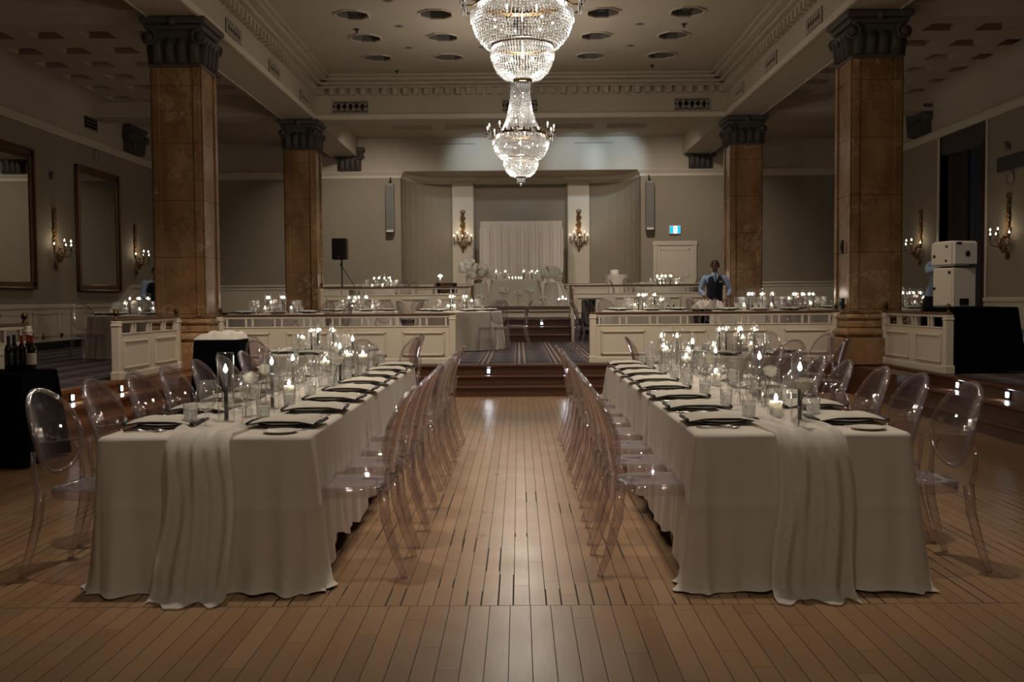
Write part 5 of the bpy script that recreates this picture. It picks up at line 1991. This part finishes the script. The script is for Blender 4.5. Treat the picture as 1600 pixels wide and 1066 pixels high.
def bouquet(label, x, y, z, r, seed, ztop=None):
    rnd = random.Random(seed)
    t = thing('hydrangea_arrangement', label, 'flowers', (x, y, z))
    m, lf = MB(), MB()
    for k in range(26):
        a, e = rnd.uniform(0, 2 * pi), rnd.uniform(-.5, 1)
        q = r * .72
        c = (q * cos(a) * sqrt(max(0, 1 - e * e)) * 1.15, q * sin(a) * sqrt(max(0, 1 - e * e)), q * e * .85 + r * .8)
        rr = r * rnd.uniform(.26, .4)
        for j in range(26):                      # florets: small four-petalled crosses
            u = rnd.uniform(0, 2 * pi); v = rnd.uniform(-.6, 1)
            d = Vector((cos(u) * sqrt(1 - v * v), sin(u) * sqrt(1 - v * v), v))
            p = Vector(c) + d * rr
            M4 = Matrix.Translation(p) @ d.to_track_quat('Z', 'Y').to_matrix().to_4x4() @ Matrix.Rotation(rnd.uniform(0, 3), 4, 'Z')
            s = r * .11
            m.add([(0, 0, 0), (s, .4 * s, .25 * s), (s, -.4 * s, .25 * s), (-s, .4 * s, .25 * s), (-s, -.4 * s, .25 * s), (.4 * s, s, .25 * s), (-.4 * s, s, .25 * s), (.4 * s, -s, .25 * s), (-.4 * s, -s, .25 * s)],
                  [(0, 2, 1), (0, 3, 4), (0, 5, 6), (0, 8, 7)], True, M4)
        m.sphere(c, rr * .93, 8, 6)
    tag(m.build('blossom', M['petal'], t), kind='stuff')
    for k in range(9):
        a = rnd.uniform(0, 2 * pi)
        e = rnd.uniform(-.3, .9)
        L = r * rnd.uniform(1.0, 1.35)
        d = Vector((cos(a), sin(a), e)).normalized()
        p0 = Vector((0, 0, r * .75)) + d * r * .55
        p1 = Vector((0, 0, r * .75)) + d * L
        sd = d.cross(Vector((0, 0, 1))).normalized() * r * .08
        mid = (p0 + p1) / 2
        lf.add([p0, mid + sd, p1, mid - sd], [(0, 1, 2, 3)])
    tag(lf.build('leaf', M['leaf'], t), kind='stuff')
    return t


# draped pedestals with flowers
for x, lab in ((-1.0, 'mirror'), (.86, 'curtain')):
    o = MB().lathe([(0, .62), (.15, .62), (.16, .6)], 40).grid(lambda u, v: ((.16 + .05 * (1 - v) + .012 * sin(u * 2 * pi * 14)) * cos(u * 2 * pi), (.16 + .05 * (1 - v) + .012 * sin(u * 2 * pi * 14)) * sin(u * 2 * pi), .6 * v), 112, 6, True).build('draped_pedestal', M['drape'])
    o.location = (x, 26.45, Z3)
    tag(o, f'white draped flower pedestal at the {lab}-wall end of the sweetheart table', 'pedestal')
    lamp('uplight_lamp', 'POINT', (x + .12, 26.75, Z3 + .1), 2.2, (1, .7, .42), .03)
bouquet('white hydrangea arrangement on the pedestal, mirror-wall end of the sweetheart table', -1.0, 26.45, Z3 + .62, .30, 3)
bouquet('white hydrangea arrangement on the pedestal, curtain-wall end of the sweetheart table', .80, 26.4, Z3 + .56, .32, 9)
bouquet('tall loose white flower arrangement behind the black stage light', -1.32, 27.0, Z3 + .82, .28, 15)
o = MB().lathe([(0, 0), (.16, 0), (.12, .05), (.1, .82), (.14, .84), (0, .84)], 24).build('flower_stand', M['drape'])
o.location = (-1.32, 27.0, Z3)
tag(o, 'white stand carrying the tall loose flower arrangement', 'stand')
for k, (x, h, s) in enumerate(((-.98, .2, .14), (-.36, .34, .17), (-.02, .30, .15), (.30, .36, .16), (.62, .17, .13))):
    b = bouquet(f'small white flower cluster in a clear vase on the stage edge, {ORD[k]} in the row', x, 25.3, Z3 + h - .06, s * .72, 30 + k)
    MB().lathe([(0, .003), (.04, .003), (.045, .03), (.03, h * .6), (.04, h)], 14, (0, 0, -h + .06)).build('vase', M['glass'], b)
for k, (x, y) in enumerate(((1.02, 25.3), (1.12, 25.35), (1.2, 25.3))):
    FL.put((x, y, Z3), k, f'tall lit candle cylinder at the curtain-side end of the stage edge, {ORD[k]} of three', 'candle cylinders on the stage edge', (1, 1, .9 + .25 * (k % 2)))

# cocktail table with the cake
o = MB().grid(lambda u, v: ((.31 * (1 - v) + .18 * v + .03 * v * sin(u * 2 * pi * 12)) * cos(u * 2 * pi), (.31 * (1 - v) + .18 * v + .03 * v * sin(u * 2 * pi * 12)) * sin(u * 2 * pi), 1.1 - 1.09 * v), 120, 8, True).lathe([(0, 1.1), (.31, 1.1)], 60).build('cocktail_table', M['cloth'])
o.location = (2.68, 27.3, Z2)
tag(o, 'tall cocktail table in a gathered ivory cloth carrying the white cake', 'table')
t = thing('cake', 'small white round cake on the tall cocktail table', 'cake', (2.62, 27.3, Z2 + 1.1))
MB().cyl((0, 0, 0), .14, .012, 28).build('cake_board', M['ceramic'], t)
MB().lathe([(0, .01), (.115, .01), (.118, .02), (.118, .125), (.11, .135), (0, .137)], 32).build('icing', M['cake'], t)

# loudspeaker on stand, microphone stand, stage light
t = thing('speaker_stand', 'slim black stand under the loudspeaker beside the farther column', 'stand', (-4.36, 24.6, Z2))
MB().cyl((0, 0, .05), .02, 1.42, 10).build('pole', M['black'], t)
for k in range(3):
    a = 2 * pi * k / 3 + .4
    MB().tube([(0, 0, .5), (.38 * cos(a), .38 * sin(a), .0)], .013, 6).build('leg', M['black'], t)
t = thing('loudspeaker', 'black loudspeaker raised on a stand beside the farther marble column', 'speaker', (-4.40, 24.6, Z2 + 1.46))
MB().bbox(-.18, .18, -.16, .16, 0, .52, .02).build('cabinet', M['black'], t)
MB().box(-.15, .15, -.17, -.155, .04, .48).build('grille', M['darkmetal'], t)
MB().box(-.02, .02, -.175, -.165, .05, .07).build('badge', M['silver'], t)
t = thing('microphone_stand', 'thin black microphone stand leaning boom beside the loudspeaker', 'stand', (-3.9, 24.4, Z2))
MB().lathe([(0, 0), (.14, 0), (.13, .02), (.02, .03), (0, .03)], 16).build('base', M['black'], t)
MB().tube([(0, 0, .02), (0, 0, .6)], .011, 8).build('pole', M['black'], t)
MB().tube([(.06, 0, .5), (-.42, 0, 1.28)], .009, 8).build('boom', M['black'], t)
MB().tube([(-.42, 0, 1.28), (-.46, 0, 1.36)], [.02, .026], 8).build('microphone', M['black'], t)

t = thing('stage_light', 'black stage light with side barn doors standing on the terrace', 'light', (-1.83, 25.4, Z2))
MB().bbox(-.17, .17, -.1, .14, .62, .88, .02).build('housing', M['black'], t)
MB().box(-.15, .15, -.115, -.1, .65, .85).build('lens', M['giltframe'], t)
for s in (-1, 1):
    MB().box(0, .12, -.006, .006, .62, .88, Matrix.Translation((s * .17, -.1, 0)) @ Matrix.Rotation(-.7 if s > 0 else pi + .7, 4, 'Z')).build('barn_door', M['black'], t)
MB().bbox(-.13, .10, -.08, .1, 0, .56, .01).build('pedestal_case', M['black'], t)
MB().tube([(-.2, 0, .75), (-.2, 0, .56), (0, 0, .56), (.2, 0, .56), (.2, 0, .75)], .012, 6).build('yoke', M['black'], t)
t = thing('mushroom_lamp', 'small lit mushroom lamp on top of the black stage light', 'lamp', (-2.0, 25.45, Z2 + .88))
MB().cyl((0, 0, 0), .02, .16, 10).build('stem', M['whitebox'], t)
MB().lathe([(.005, .22), (.05, .2), (.062, .17), (.0, .16)], 18).build('lamp_shade', M['bulb'], t)

# ------------------------------------------------------------------ wine table and service stations
def black_table(name, label, x0, x1, y0, y1, z0, h, seed, hemz=.02):
    t = folded_cloth(name, x0, x1, y0, y1, h, lambda sd, x, y: hemz + .01, False, seed, .12, crease=False, mat=M['blackcloth'])
    t.location.z = z0
    return tag(t, label, 'table')


black_table('draped_wine_table', 'black draped table holding the wine bottles below the balustrade end', -5.35, -4.22, 8.35, 9.05, 0, .80, 31)
for k, (x, y, foil, lab, wl) in enumerate(((-4.44, 8.62, 'darkfoil', 'dark-capped wine bottle, first from the mirror-wall end of the row', 0), (-4.55, 8.93, 'darkfoil', 'dark-capped wine bottle, second in the row on the black table', 0),
                                     (-4.385, 8.74, 'redfoil', 'red-capped wine bottle with a dark label, third in the row', 0), (-4.42, 8.92, 'redfoil', 'red-capped wine bottle with a white label, fourth in the row', 1), (-4.29, 8.72, 'redfoil', 'red-capped wine bottle with a white label, last in the row', 1))):
    t = thing('wine_bottle', lab, 'bottle', (x, y, .80), k, 'wine bottles on the black table')
    MB().lathe([(0, .003), (.034, 0), (.0375, .006), (.0375, .19), (.033, .215), (.016, .245), (.0145, .26), (.0145, .3), (.0, .3)], 20).build('bottle_body', M['bottle'], t)
    MB().lathe([(.0152, .245), (.0155, .3), (.0165, .3), (.0165, .315), (0, .317)], 16).build('foil_cap', M[foil], t)
    MB().lathe([(.0378, .06), (.0378, .16)], 20).build('label_paper', M['paper'] if wl else M['bottle'], t)

black_table('draped_service_station', 'black draped service station heaped with white linens beside the near column', -4.05, -3.5, 12.35, 12.85, 0, .92, 37)


def linens(name, label, loc, w_, d_, h_, seed, mat=None):
    ph = random.Random(seed).uniform(0, 6)
    m = MB()
    for k in range(3):
        def fn(u, v, k=k):
            a, b = u * 2 - 1, v * 2 - 1
            e = max(0, (1 - a ** 6)) * max(0, (1 - b ** 6))
            z = (.3 + .7 * (k + 1) / 3) * h_ * e ** .2 + h_ * .2 * sin(a * 7 + b * 4 + ph + k) * e + h_ * .16 * sin(a * 15 - b * 9 + k * 2) * e
            return (a * w_ * (1 - .06 * k) + .02 * k, b * d_ * (1 - .05 * k), max(0.002 * (k + 1), z))
        m.grid(fn, 40, 24)
    o = m.build(name, mat or M['cloth'])
    o.location = loc
    return tag(o, label, 'linens')


linens('folded_linens', 'heap of white folded linens on the black service station', (-3.78, 12.6, .922), .28, .22, .085, 5)
black_table('draped_service_table', 'long black draped service table in front of the waiter', 2.62, 4.02, 19.45, 19.95, Z1, .74, 41)
linens('folded_linens', 'rolled white linen bundle under the hands of the waiter', (3.72, 19.7, Z1 + .742), .30, .2, .14, 8)
t = thing('serving_tray', 'dark serving tray on the black service table', 'tray', (3.0, 19.65, Z1 + .742))
MB().bbox(-.2, .2, -.14, .14, 0, .03, .008).build('tray_base', M['black'], t)
MB().lathe([(.05, .03), (.075, .07), (.08, .09), (.02, .1), (0, .1)], 16).build('covered_dish', M['charger'], t)
for k, (x, y) in enumerate(((1.28, 17.4),)):
    o = MB().bbox(-.22, .22, -.03, .03, .0, .52, .02).bbox(-.24, .24, -.02, .3, .0, .03, .01).build('chair_cover', M['blackcloth'])
    o.location = (1.42, 18.0, Z1)
    tag(MB().grid(lambda u, v: (-.2 + .4 * u, .02 * sin(u * 20) + .05 * (1 - v), .45 + .5 * v), 20, 8).grid(lambda u, v: (-.2 + .4 * u, .05 + .015 * sin(u * 17) + .04 * (1 - v), .3 + .65 * v), 20, 8).build('dark_jacket', M['vest']), 'dark jacket hung over a clear chair on the dais', 'jacket')
    bpy.data.objects['dark_jacket'].location = (1.32, 18.35, Z1)
    bpy.data.objects['dark_jacket'].rotation_euler = (0, 0, .9)
    bpy.data.objects.remove(o)

# ------------------------------------------------------------------ sound equipment on the curtain side
black_table('draped_speaker_table', 'black draped table carrying the two white speaker cabinets', 5.36, 6.18, 12.35, 13.2, Z1, .82, 44)
SPZ = Z1 + .82
t = thing('speaker_cabinet', 'upright white speaker cabinet standing on the black draped table', 'speaker', (5.60, 12.85, SPZ), -1.2)
MB().bbox(-.17, .17, -.19, .19, 0, .50, .012).build('cabinet', M['whitebox'], t)
MB().bbox(-.155, .155, -.2, -.185, .02, .48, .004).build('front_panel', M['cream'], t)
for x, z in ((.12, .44), (-.13, .24)):
    MB().cyl((0, 0, 0), .02, .012, 12, Matrix.Translation((x, -.2, z)) @ Matrix.Rotation(pi / 2, 4, 'X')).build('knob', M['black'], t)
MB().box(.165, .18, -.08, .06, .03, .11).build('connector_plate', M['black'], t)
t = thing('speaker_cabinet', 'white speaker cabinet balanced on top of the upright one', 'speaker', (5.60, 12.85, SPZ + .52), -1.25)
MB().bbox(-.2, .2, -.2, .2, 0, .32, .03).build('cabinet', M['whitebox'], t)
MB().bbox(-.18, .18, -.212, -.195, .02, .30, .006).build('front_panel', M['cream'], t)
for x, z, r in ((-.12, .13, .022), (.1, .25, .016), (.09, .07, .016)):
    MB().cyl((0, 0, 0), r, .012, 12, Matrix.Translation((x, -.21, z)) @ Matrix.Rotation(pi / 2, 4, 'X')).build('knob', M['black'], t)
MB().cyl((0, 0, 0), .035, .015, 16, Matrix.Translation((.195, .02, .16)) @ Matrix.Rotation(pi / 2, 4, 'Y')).build('side_knob', M['black'], t)
MB().box(.195, .204, -.15, -.07, .275, .3).build('badge', M['black'], t)
MB().box(.198, .206, .05, .15, .0, .015).build('foot_strip', M['black'], t)
for s in (-1, 1):
    MB().box(s * .12 - .02, s * .12 + .02, -.1, .1, -.02, 0).build('foot', M['black'], t)
t = thing('road_case', 'blue steel-edged equipment case behind the black draped table', 'case', (6.55, 13.7, Z1))
MB().bbox(-.3, .24, -.2, .2, .0, .5, .01).build('case_body', M['black'], t)
m = MB()
for x in (-.3, .24):
    for y in (-.2, .2):
        m.bbox(x - .02, x + .02, y - .02, y + .02, 0, .51, .006)
m.bbox(-.31, .25, -.215, -.19, .47, .51, .005).bbox(-.31, .25, -.215, -.19, 0, .03, .005)
m.build('edge_strip', M['bluecase'], t)
MB().bbox(.17, .22, -.23, -.2, .27, .32, .005).build('latch', M['silver'], t)
t = thing('cable_box', 'cardboard-brown crate topped with coiled white cables at the edge of the view', 'box', (7.28, 14.3, Z1 + .02))
MB().bbox(-.26, .26, -.2, .2, 0, .26, .012).build('crate', M['card'], t)
MB().bbox(-.25, .25, -.21, -.19, .17, .19, .003).build('strap', M['black'], t)
m = MB()
rnd = random.Random(6)
for k in range(7):
    rx, ry = rnd.uniform(.15, .24), rnd.uniform(.08, .14)
    zz = .275 + .014 * k * .7
    ox, oy, tl = rnd.uniform(-.03, .04), rnd.uniform(-.03, .03), rnd.uniform(-.15, .15)
    m.tube([(ox + rx * cos(q * .3), oy + ry * sin(q * .3), zz + .02 * sin(q * .3 + k) * tl * 4) for q in range(21)], .007, 6, closed=True)
o = m.build('coiled_cables', M['cable'])
o.location = (7.28, 14.3, Z1 + .025)
tag(o, 'tangle of white cables on the brown crate', 'cables')
o = MB().bbox(-.15, .15, -.1, .1, 0, .36, .03).build('teal_tub', M['teal'])
o.location = (7.75, 14.6, Z1)
tag(o, 'teal plastic tub beside the brown cable crate', 'tub')
o = MB().grid(lambda u, v: ((u - .5) * 1.7, (v - .5) * .8, .012 + .06 * (.5 + .5 * sin(u * 9 + v * 5)) * sin(pi * v) * sin(pi * u) + .02 * sin(u * 31 + v * 14) ** 2), 60, 26).build('floor_tarp', M['tarp'])
o.location = (7.15, 13.3, Z1)
tag(o, 'crumpled grey-blue sheet on the dais floor before the cable crate', 'sheet')
t = thing('wall_switch_box', 'small black switch box on the near curtain-side column above its base', 'switch', (4.79 - .03, 14.62, 1.22))
MB().bbox(-.05, 0, -.05, .09, 0, .16, .006).build('box_body', M['black'], t)
MB().box(-.06, -.05, 0, .04, .05, .11).build('lever', M['darkmetal'], t)
t = thing('column_control', 'small black wall control higher on the near curtain-side column', 'switch', (4.79 - .03, 14.66, 2.05))
MB().bbox(-.03, 0, -.03, .05, -.02, .18, .006).build('box_body', M['black'], t)
MB().box(-.04, -.03, -.01, .03, .04, .12).build('rocker', M['darkmetal'], t)
# ------------------------------------------------------------------ people
def skin_obj(name, chains, mat, parent, levels=2, root=0):
    """chains: lists of (point, rx, ry); a chain may start with an int index of an earlier vertex"""
    v, e, r = [], [], []
    for ch in chains:
        prev = None
        for it in ch:
            if isinstance(it, int):
                prev = it
                continue
            p, rx, ry = it
            v.append(tuple(p)); r.append((rx, ry))
            if prev is not None:
                e.append((prev, len(v) - 1))
            prev = len(v) - 1
    me = bpy.data.meshes.new(name)
    me.from_pydata(v, e, [])
    o = bpy.data.objects.new(name, me)
    COL.objects.link(o)
    o.parent = parent
    sk = o.modifiers.new('Skin', 'SKIN')
    sk.use_smooth_shade = True
    sk.branch_smoothing = .6
    for i, q in enumerate(r):
        me.skin_vertices[0].data[i].radius = q
        me.skin_vertices[0].data[i].use_root = (i == root)
    sb = o.modifiers.new('Subdivision', 'SUBSURF')
    sb.levels = sb.render_levels = levels
    me.materials.append(mat)
    return o


def lerp(a, b, t):
    return tuple(a[i] + (b[i] - a[i]) * t for i in range(3))


def hand_chain(wrist, palm_dir, side_dir, down, idx_wrist, curl=.4, L=.18):
    """palm and five fingers; returns chains that hang from vertex idx_wrist; base = index of next vertex"""
    w, d, s, n = Vector(wrist), Vector(palm_dir).normalized(), Vector(side_dir).normalized(), Vector(down).normalized()
    palm = w + d * L * .45
    ch = [[idx_wrist, (w + d * L * .22, .030, .016), (palm, .038, .014)]]
    pi_ = None
    fingers = []
    for k, (o, ln) in enumerate(((-.030, .40), (-.010, .45), (.010, .42), (.029, .33))):
        b = palm + s * o + d * .012
        m1 = b + d * L * ln * .45 + n * L * ln * .12 * curl
        m2 = m1 + (d * (1 - curl * .7) + n * curl).normalized() * L * ln * .32
        m3 = m2 + (d * (1 - curl * 1.2) + n * curl * 1.3).normalized() * L * ln * .25
        fingers.append([(b, .0095, .009), (m1, .009, .0085), (m2, .0082, .008), (m3, .007, .007)])
    tb = w + d * L * .18 - s * .022
    fingers.append([(tb, .012, .011), (tb - s * .028 + d * .03 + n * .01, .0105, .010), (tb - s * .036 + d * .06 + n * .02, .0085, .0085)])
    return ch, fingers


def person(label, loc, rz, skin, pose, scale=1.0):
    """pose: dict of joints in metres, standing figure facing -Y, feet at z = 0"""
    t = thing('person', label, 'person', loc, rz)
    t.scale = (scale,) * 3
    P = pose
    pel, chest, neck, head = P['pelvis'], P['chest'], P['neck'], P['head']
    hd = (Vector(head) - Vector(neck)).normalized()
    face = Vector(P['face']).normalized()
    H = Vector(head)
    body = []
    idx = {}
    # trunk: 0 pelvis,1 waist,2 chest,3 neck base,4 neck
    waist = lerp(pel, chest, .5)
    body.append([(pel, .125, .085), (waist, .112, .08), (chest, .13, .088), (lerp(chest, neck, .75), .062, .055), (neck, .052, .055),
                 (tuple(H - hd * .06), .060, .072), (tuple(H + hd * .01), .073, .092), (tuple(H + hd * .075), .070, .086), (tuple(H + hd * .115), .04, .05)])
    n = 9
    chains = body
    hands = []
    for s in (-1, 1):
        sh, el, wr = P['arm%+d' % s]
        chains.append([2, (sh, .048, .048), (lerp(sh, el, .5), .043, .043), (el, .038, .040), (lerp(el, wr, .45), .036, .036), (wr, .024, .027)])
        wi = n + 4
        n += 5
        d = P['hand%+d' % s]
        hc, fg = hand_chain(wr, d, Vector(d).cross(Vector((0, 0, 1))) * s * -1 if abs(Vector(d).normalized().z) < .9 else (0, -s, 0), P.get('curl', (0, 0, -1)), wi)
        chains += hc
        n += 2
        for f in fg:
            chains.append([n - 1 - 0 if False else (wi + 2)] + f)
        n += sum(len(f) for f in fg)
        hands.append(wi)
    for s in (-1, 1):
        hp, kn, an = P['leg%+d' % s]
        toe = (an[0] + P.get('toe', (0, -.15))[0], an[1] + P.get('toe', (0, -.15))[1], .035)
        chains.append([0, (hp, .082, .085), (lerp(hp, kn, .5), .074, .076), (kn, .056, .058), (lerp(kn, an, .35), .055, .058), (an, .038, .04), (lerp(an, toe, .5), .042, .04), (toe, .036, .03)])
        n += 7
    b = skin_obj('body', chains, skin, t)
    # face: nose, eyes, ears, mouth, brow
    rgt = face.cross(hd).normalized()
    c = H + hd * .005
    m = MB()
    m.tube([c + face * .088 + hd * .028, c + face * .104 + hd * .0, c + face * .112 - hd * .022, c + face * .094 - hd * .032], [.008, .011, .016, .010], 8)
    for s in (-1, 1):
        m.tube([c + rgt * s * .072 + hd * .03, c + rgt * s * .084 + hd * .015 - face * .01, c + rgt * s * .078 - hd * .03], [.008, .012, .007], 7, flat=1.8)
        m.tube([c + face * .088 + rgt * s * .012 + hd * .042, c + face * .084 + rgt * s * .045 + hd * .042], .008, 6)
    m.build('facial_feature', skin, t)
    m = MB()
    for s in (-1, 1):
        m.sphere(tuple(c + face * .083 + rgt * s * .031 + hd * .022), .011, 8, 6)
    m.tube([c + face * .093 - rgt * .024 - hd * .056, c + face * .098 - hd * .057, c + face * .093 + rgt * .024 - hd * .056], [.003, .006, .003], 6)
    m.build('eye', M['hair'], t)
    # hair cap
    m = MB()
    R = Matrix((rgt, face, hd)).transposed().to_4x4()
    R.translation = H + hd * .035
    def cap(u, v):
        a = u * 2 * pi
        th = v * 1.75 if sin(a) < .2 else v * (1.75 - .75 * min(1, (sin(a) - .2) * 2))
        return (.083 * sin(th) * cos(a), .100 * sin(th) * sin(a) - .004, .094 * cos(th))
    m.grid(cap, 28, 10, True, mat=R)
    m.build('hair', M['hair'], t)
    return t


def shirt_chains(P, g=1.0):
    pel, chest, neck = P['pelvis'], P['chest'], P['neck']
    waist = lerp(pel, chest, .5)
    top = lerp(chest, neck, .72)
    ch = [[(lerp(pel, waist, -.35), .168 * g, .125 * g), (lerp(pel, waist, .3), .165 * g, .122 * g), (waist, .155 * g, .115 * g), (chest, .18 * g, .128 * g), (top, .1 * g, .085 * g)]]
    for s in (-1, 1):
        sh, el, wr = P['arm%+d' % s]
        ch.append([3, (sh, .08, .08), (lerp(sh, el, .5), .061, .061), (el, .054, .054), (lerp(el, wr, .5), .048, .048), (lerp(el, wr, .9), .037, .037)])
    return ch


def trouser_chains(P):
    pel = P['pelvis']
    ch = [[(lerp(pel, P['chest'], .3), .17, .128), (pel, .178, .132)]]
    for s in (-1, 1):
        hp, kn, an = P['leg%+d' % s]
        ch.append([1, (hp, .105, .108), (lerp(hp, kn, .5), .093, .096), (kn, .072, .074), (lerp(kn, an, .5), .066, .068), (lerp(kn, an, .96), .056, .062)])
    return ch


def dress(t, P, vest, belt=True):
    skin_obj('shirt', shirt_chains(P), M['shirt'], t)
    skin_obj('trousers', trouser_chains(P), M['trouser'], t)
    pel, chest, neck = P['pelvis'], P['chest'], P['neck']
    if vest:
        waist = lerp(pel, chest, .5)
        ch = [[(lerp(pel, waist, -.45), .185, .142), (lerp(pel, waist, .1), .182, .138), (waist, .176, .134), (chest, .196, .148), (lerp(chest, neck, .38), .188, .135), (lerp(chest, neck, .74), .125, .105)]]
        skin_obj('vest', ch, M['vest'], t)
    for s in (-1, 1):
        an = P['leg%+d' % s][2]
        tx, ty = P.get('toe', (0, -.15))
        m = MB().tube([(an[0] - tx * .45, an[1] - ty * .45, .045), (an[0], an[1], .06), (an[0] + tx * .6, an[1] + ty * .6, .04), (an[0] + tx * 1.15, an[1] + ty * 1.15, .03)], [.036, .048, .048, .03], 10, flat=1.0)
        m.build('shoe', M['shoe'], t)


def stand_pose():
    return {'pelvis': (0, 0, .96), 'chest': (0, -.03, 1.30), 'neck': (0, -.04, 1.47), 'head': (0, -.08, 1.60), 'face': (0, -1, -.35),
            'leg-1': ((-.10, 0, .88), (-.11, -.02, .49), (-.12, .02, .085)), 'leg+1': ((.10, 0, .88), (.11, -.02, .49), (.12, .02, .085))}


# the waiter behind the service table, facing the dance floor and looking down
P = stand_pose()
P['arm-1'] = ((-.20, -.03, 1.38), (-.29, -.02, 1.11), (-.21, -.21, .98))
P['arm+1'] = ((.20, -.03, 1.38), (.31, -.04, 1.11), (.22, -.26, .97))
P['hand-1'] = (.35, -.85, -.35)
P['hand+1'] = (-.25, -.85, -.45)
w_ = person('person in navy vest, blue shirt and dark tie, head bowed over the service table', (3.98, 20.28, Z1), -.05, M['skin_dark'], P)
dress(w_, P, True)
MB().tube([(0, -.125, 1.44), (0, -.165, 1.40), (0, -.185, 1.3), (0, -.172, 1.18)], [.018, .016, .026, .014], 8, flat=.4).build('tie', M['trouser'], w_)
m = MB()
for s in (-1, 1):                               # shirt front and collar showing in the vest opening
    m.add([(s * .012, -.135, 1.465), (s * .075, -.085, 1.475), (s * .085, -.125, 1.42), (s * .035, -.168, 1.385)], [(0, 1, 2, 3)])
    m.add([(0, -.172, 1.24), (s * .055, -.160, 1.40), (s * .03, -.15, 1.46), (0, -.14, 1.46)], [(0, 1, 2, 3)])
m.build('collar', M['shirt'], w_)
MB().box(.065, .125, -.178, -.168, 1.275, 1.30).build('name_badge', M['silver'], w_)

# second waiter mostly hidden behind the near column, mirror side
P = stand_pose()
P['chest'] = (0, -.10, 1.27); P['neck'] = (0, -.16, 1.42); P['head'] = (0, -.23, 1.54); P['face'] = (0, -1, -.6)
P['arm-1'] = ((-.20, -.12, 1.34), (-.27, -.22, 1.08), (-.16, -.42, .98))
P['arm+1'] = ((.20, -.12, 1.34), (.27, -.22, 1.08), (.16, -.42, .98))
P['hand-1'] = (.2, -.9, -.2)
P['hand+1'] = (-.2, -.9, -.2)
w2 = person('person in a navy vest and pale blue shirt, half hidden by the mirror-side column', (-7.18, 19.6, Z1), .5, M['skin_mid'], P)
dress(w2, P, True)

# person bending to the speaker cabinets, seen from behind
P = stand_pose()
P['chest'] = (.10, -.16, 1.30); P['neck'] = (.15, -.26, 1.46); P['head'] = (.17, -.33, 1.58); P['face'] = (.2, -1, -.3)
P['arm-1'] = ((-.07, -.18, 1.40), (-.10, -.44, 1.30), (.02, -.66, 1.34))
P['arm+1'] = ((.32, -.20, 1.40), (.45, -.42, 1.34), (.36, -.64, 1.40))
P['hand-1'] = (.3, -.9, .1)
P['hand+1'] = (-.3, -.9, .1)
w3 = person('person in a pale blue shirt and black trousers, leaning behind the white speaker cabinets', (5.78, 13.88, Z1), -.35, M['skin_mid'], P)
dress(w3, P, False)
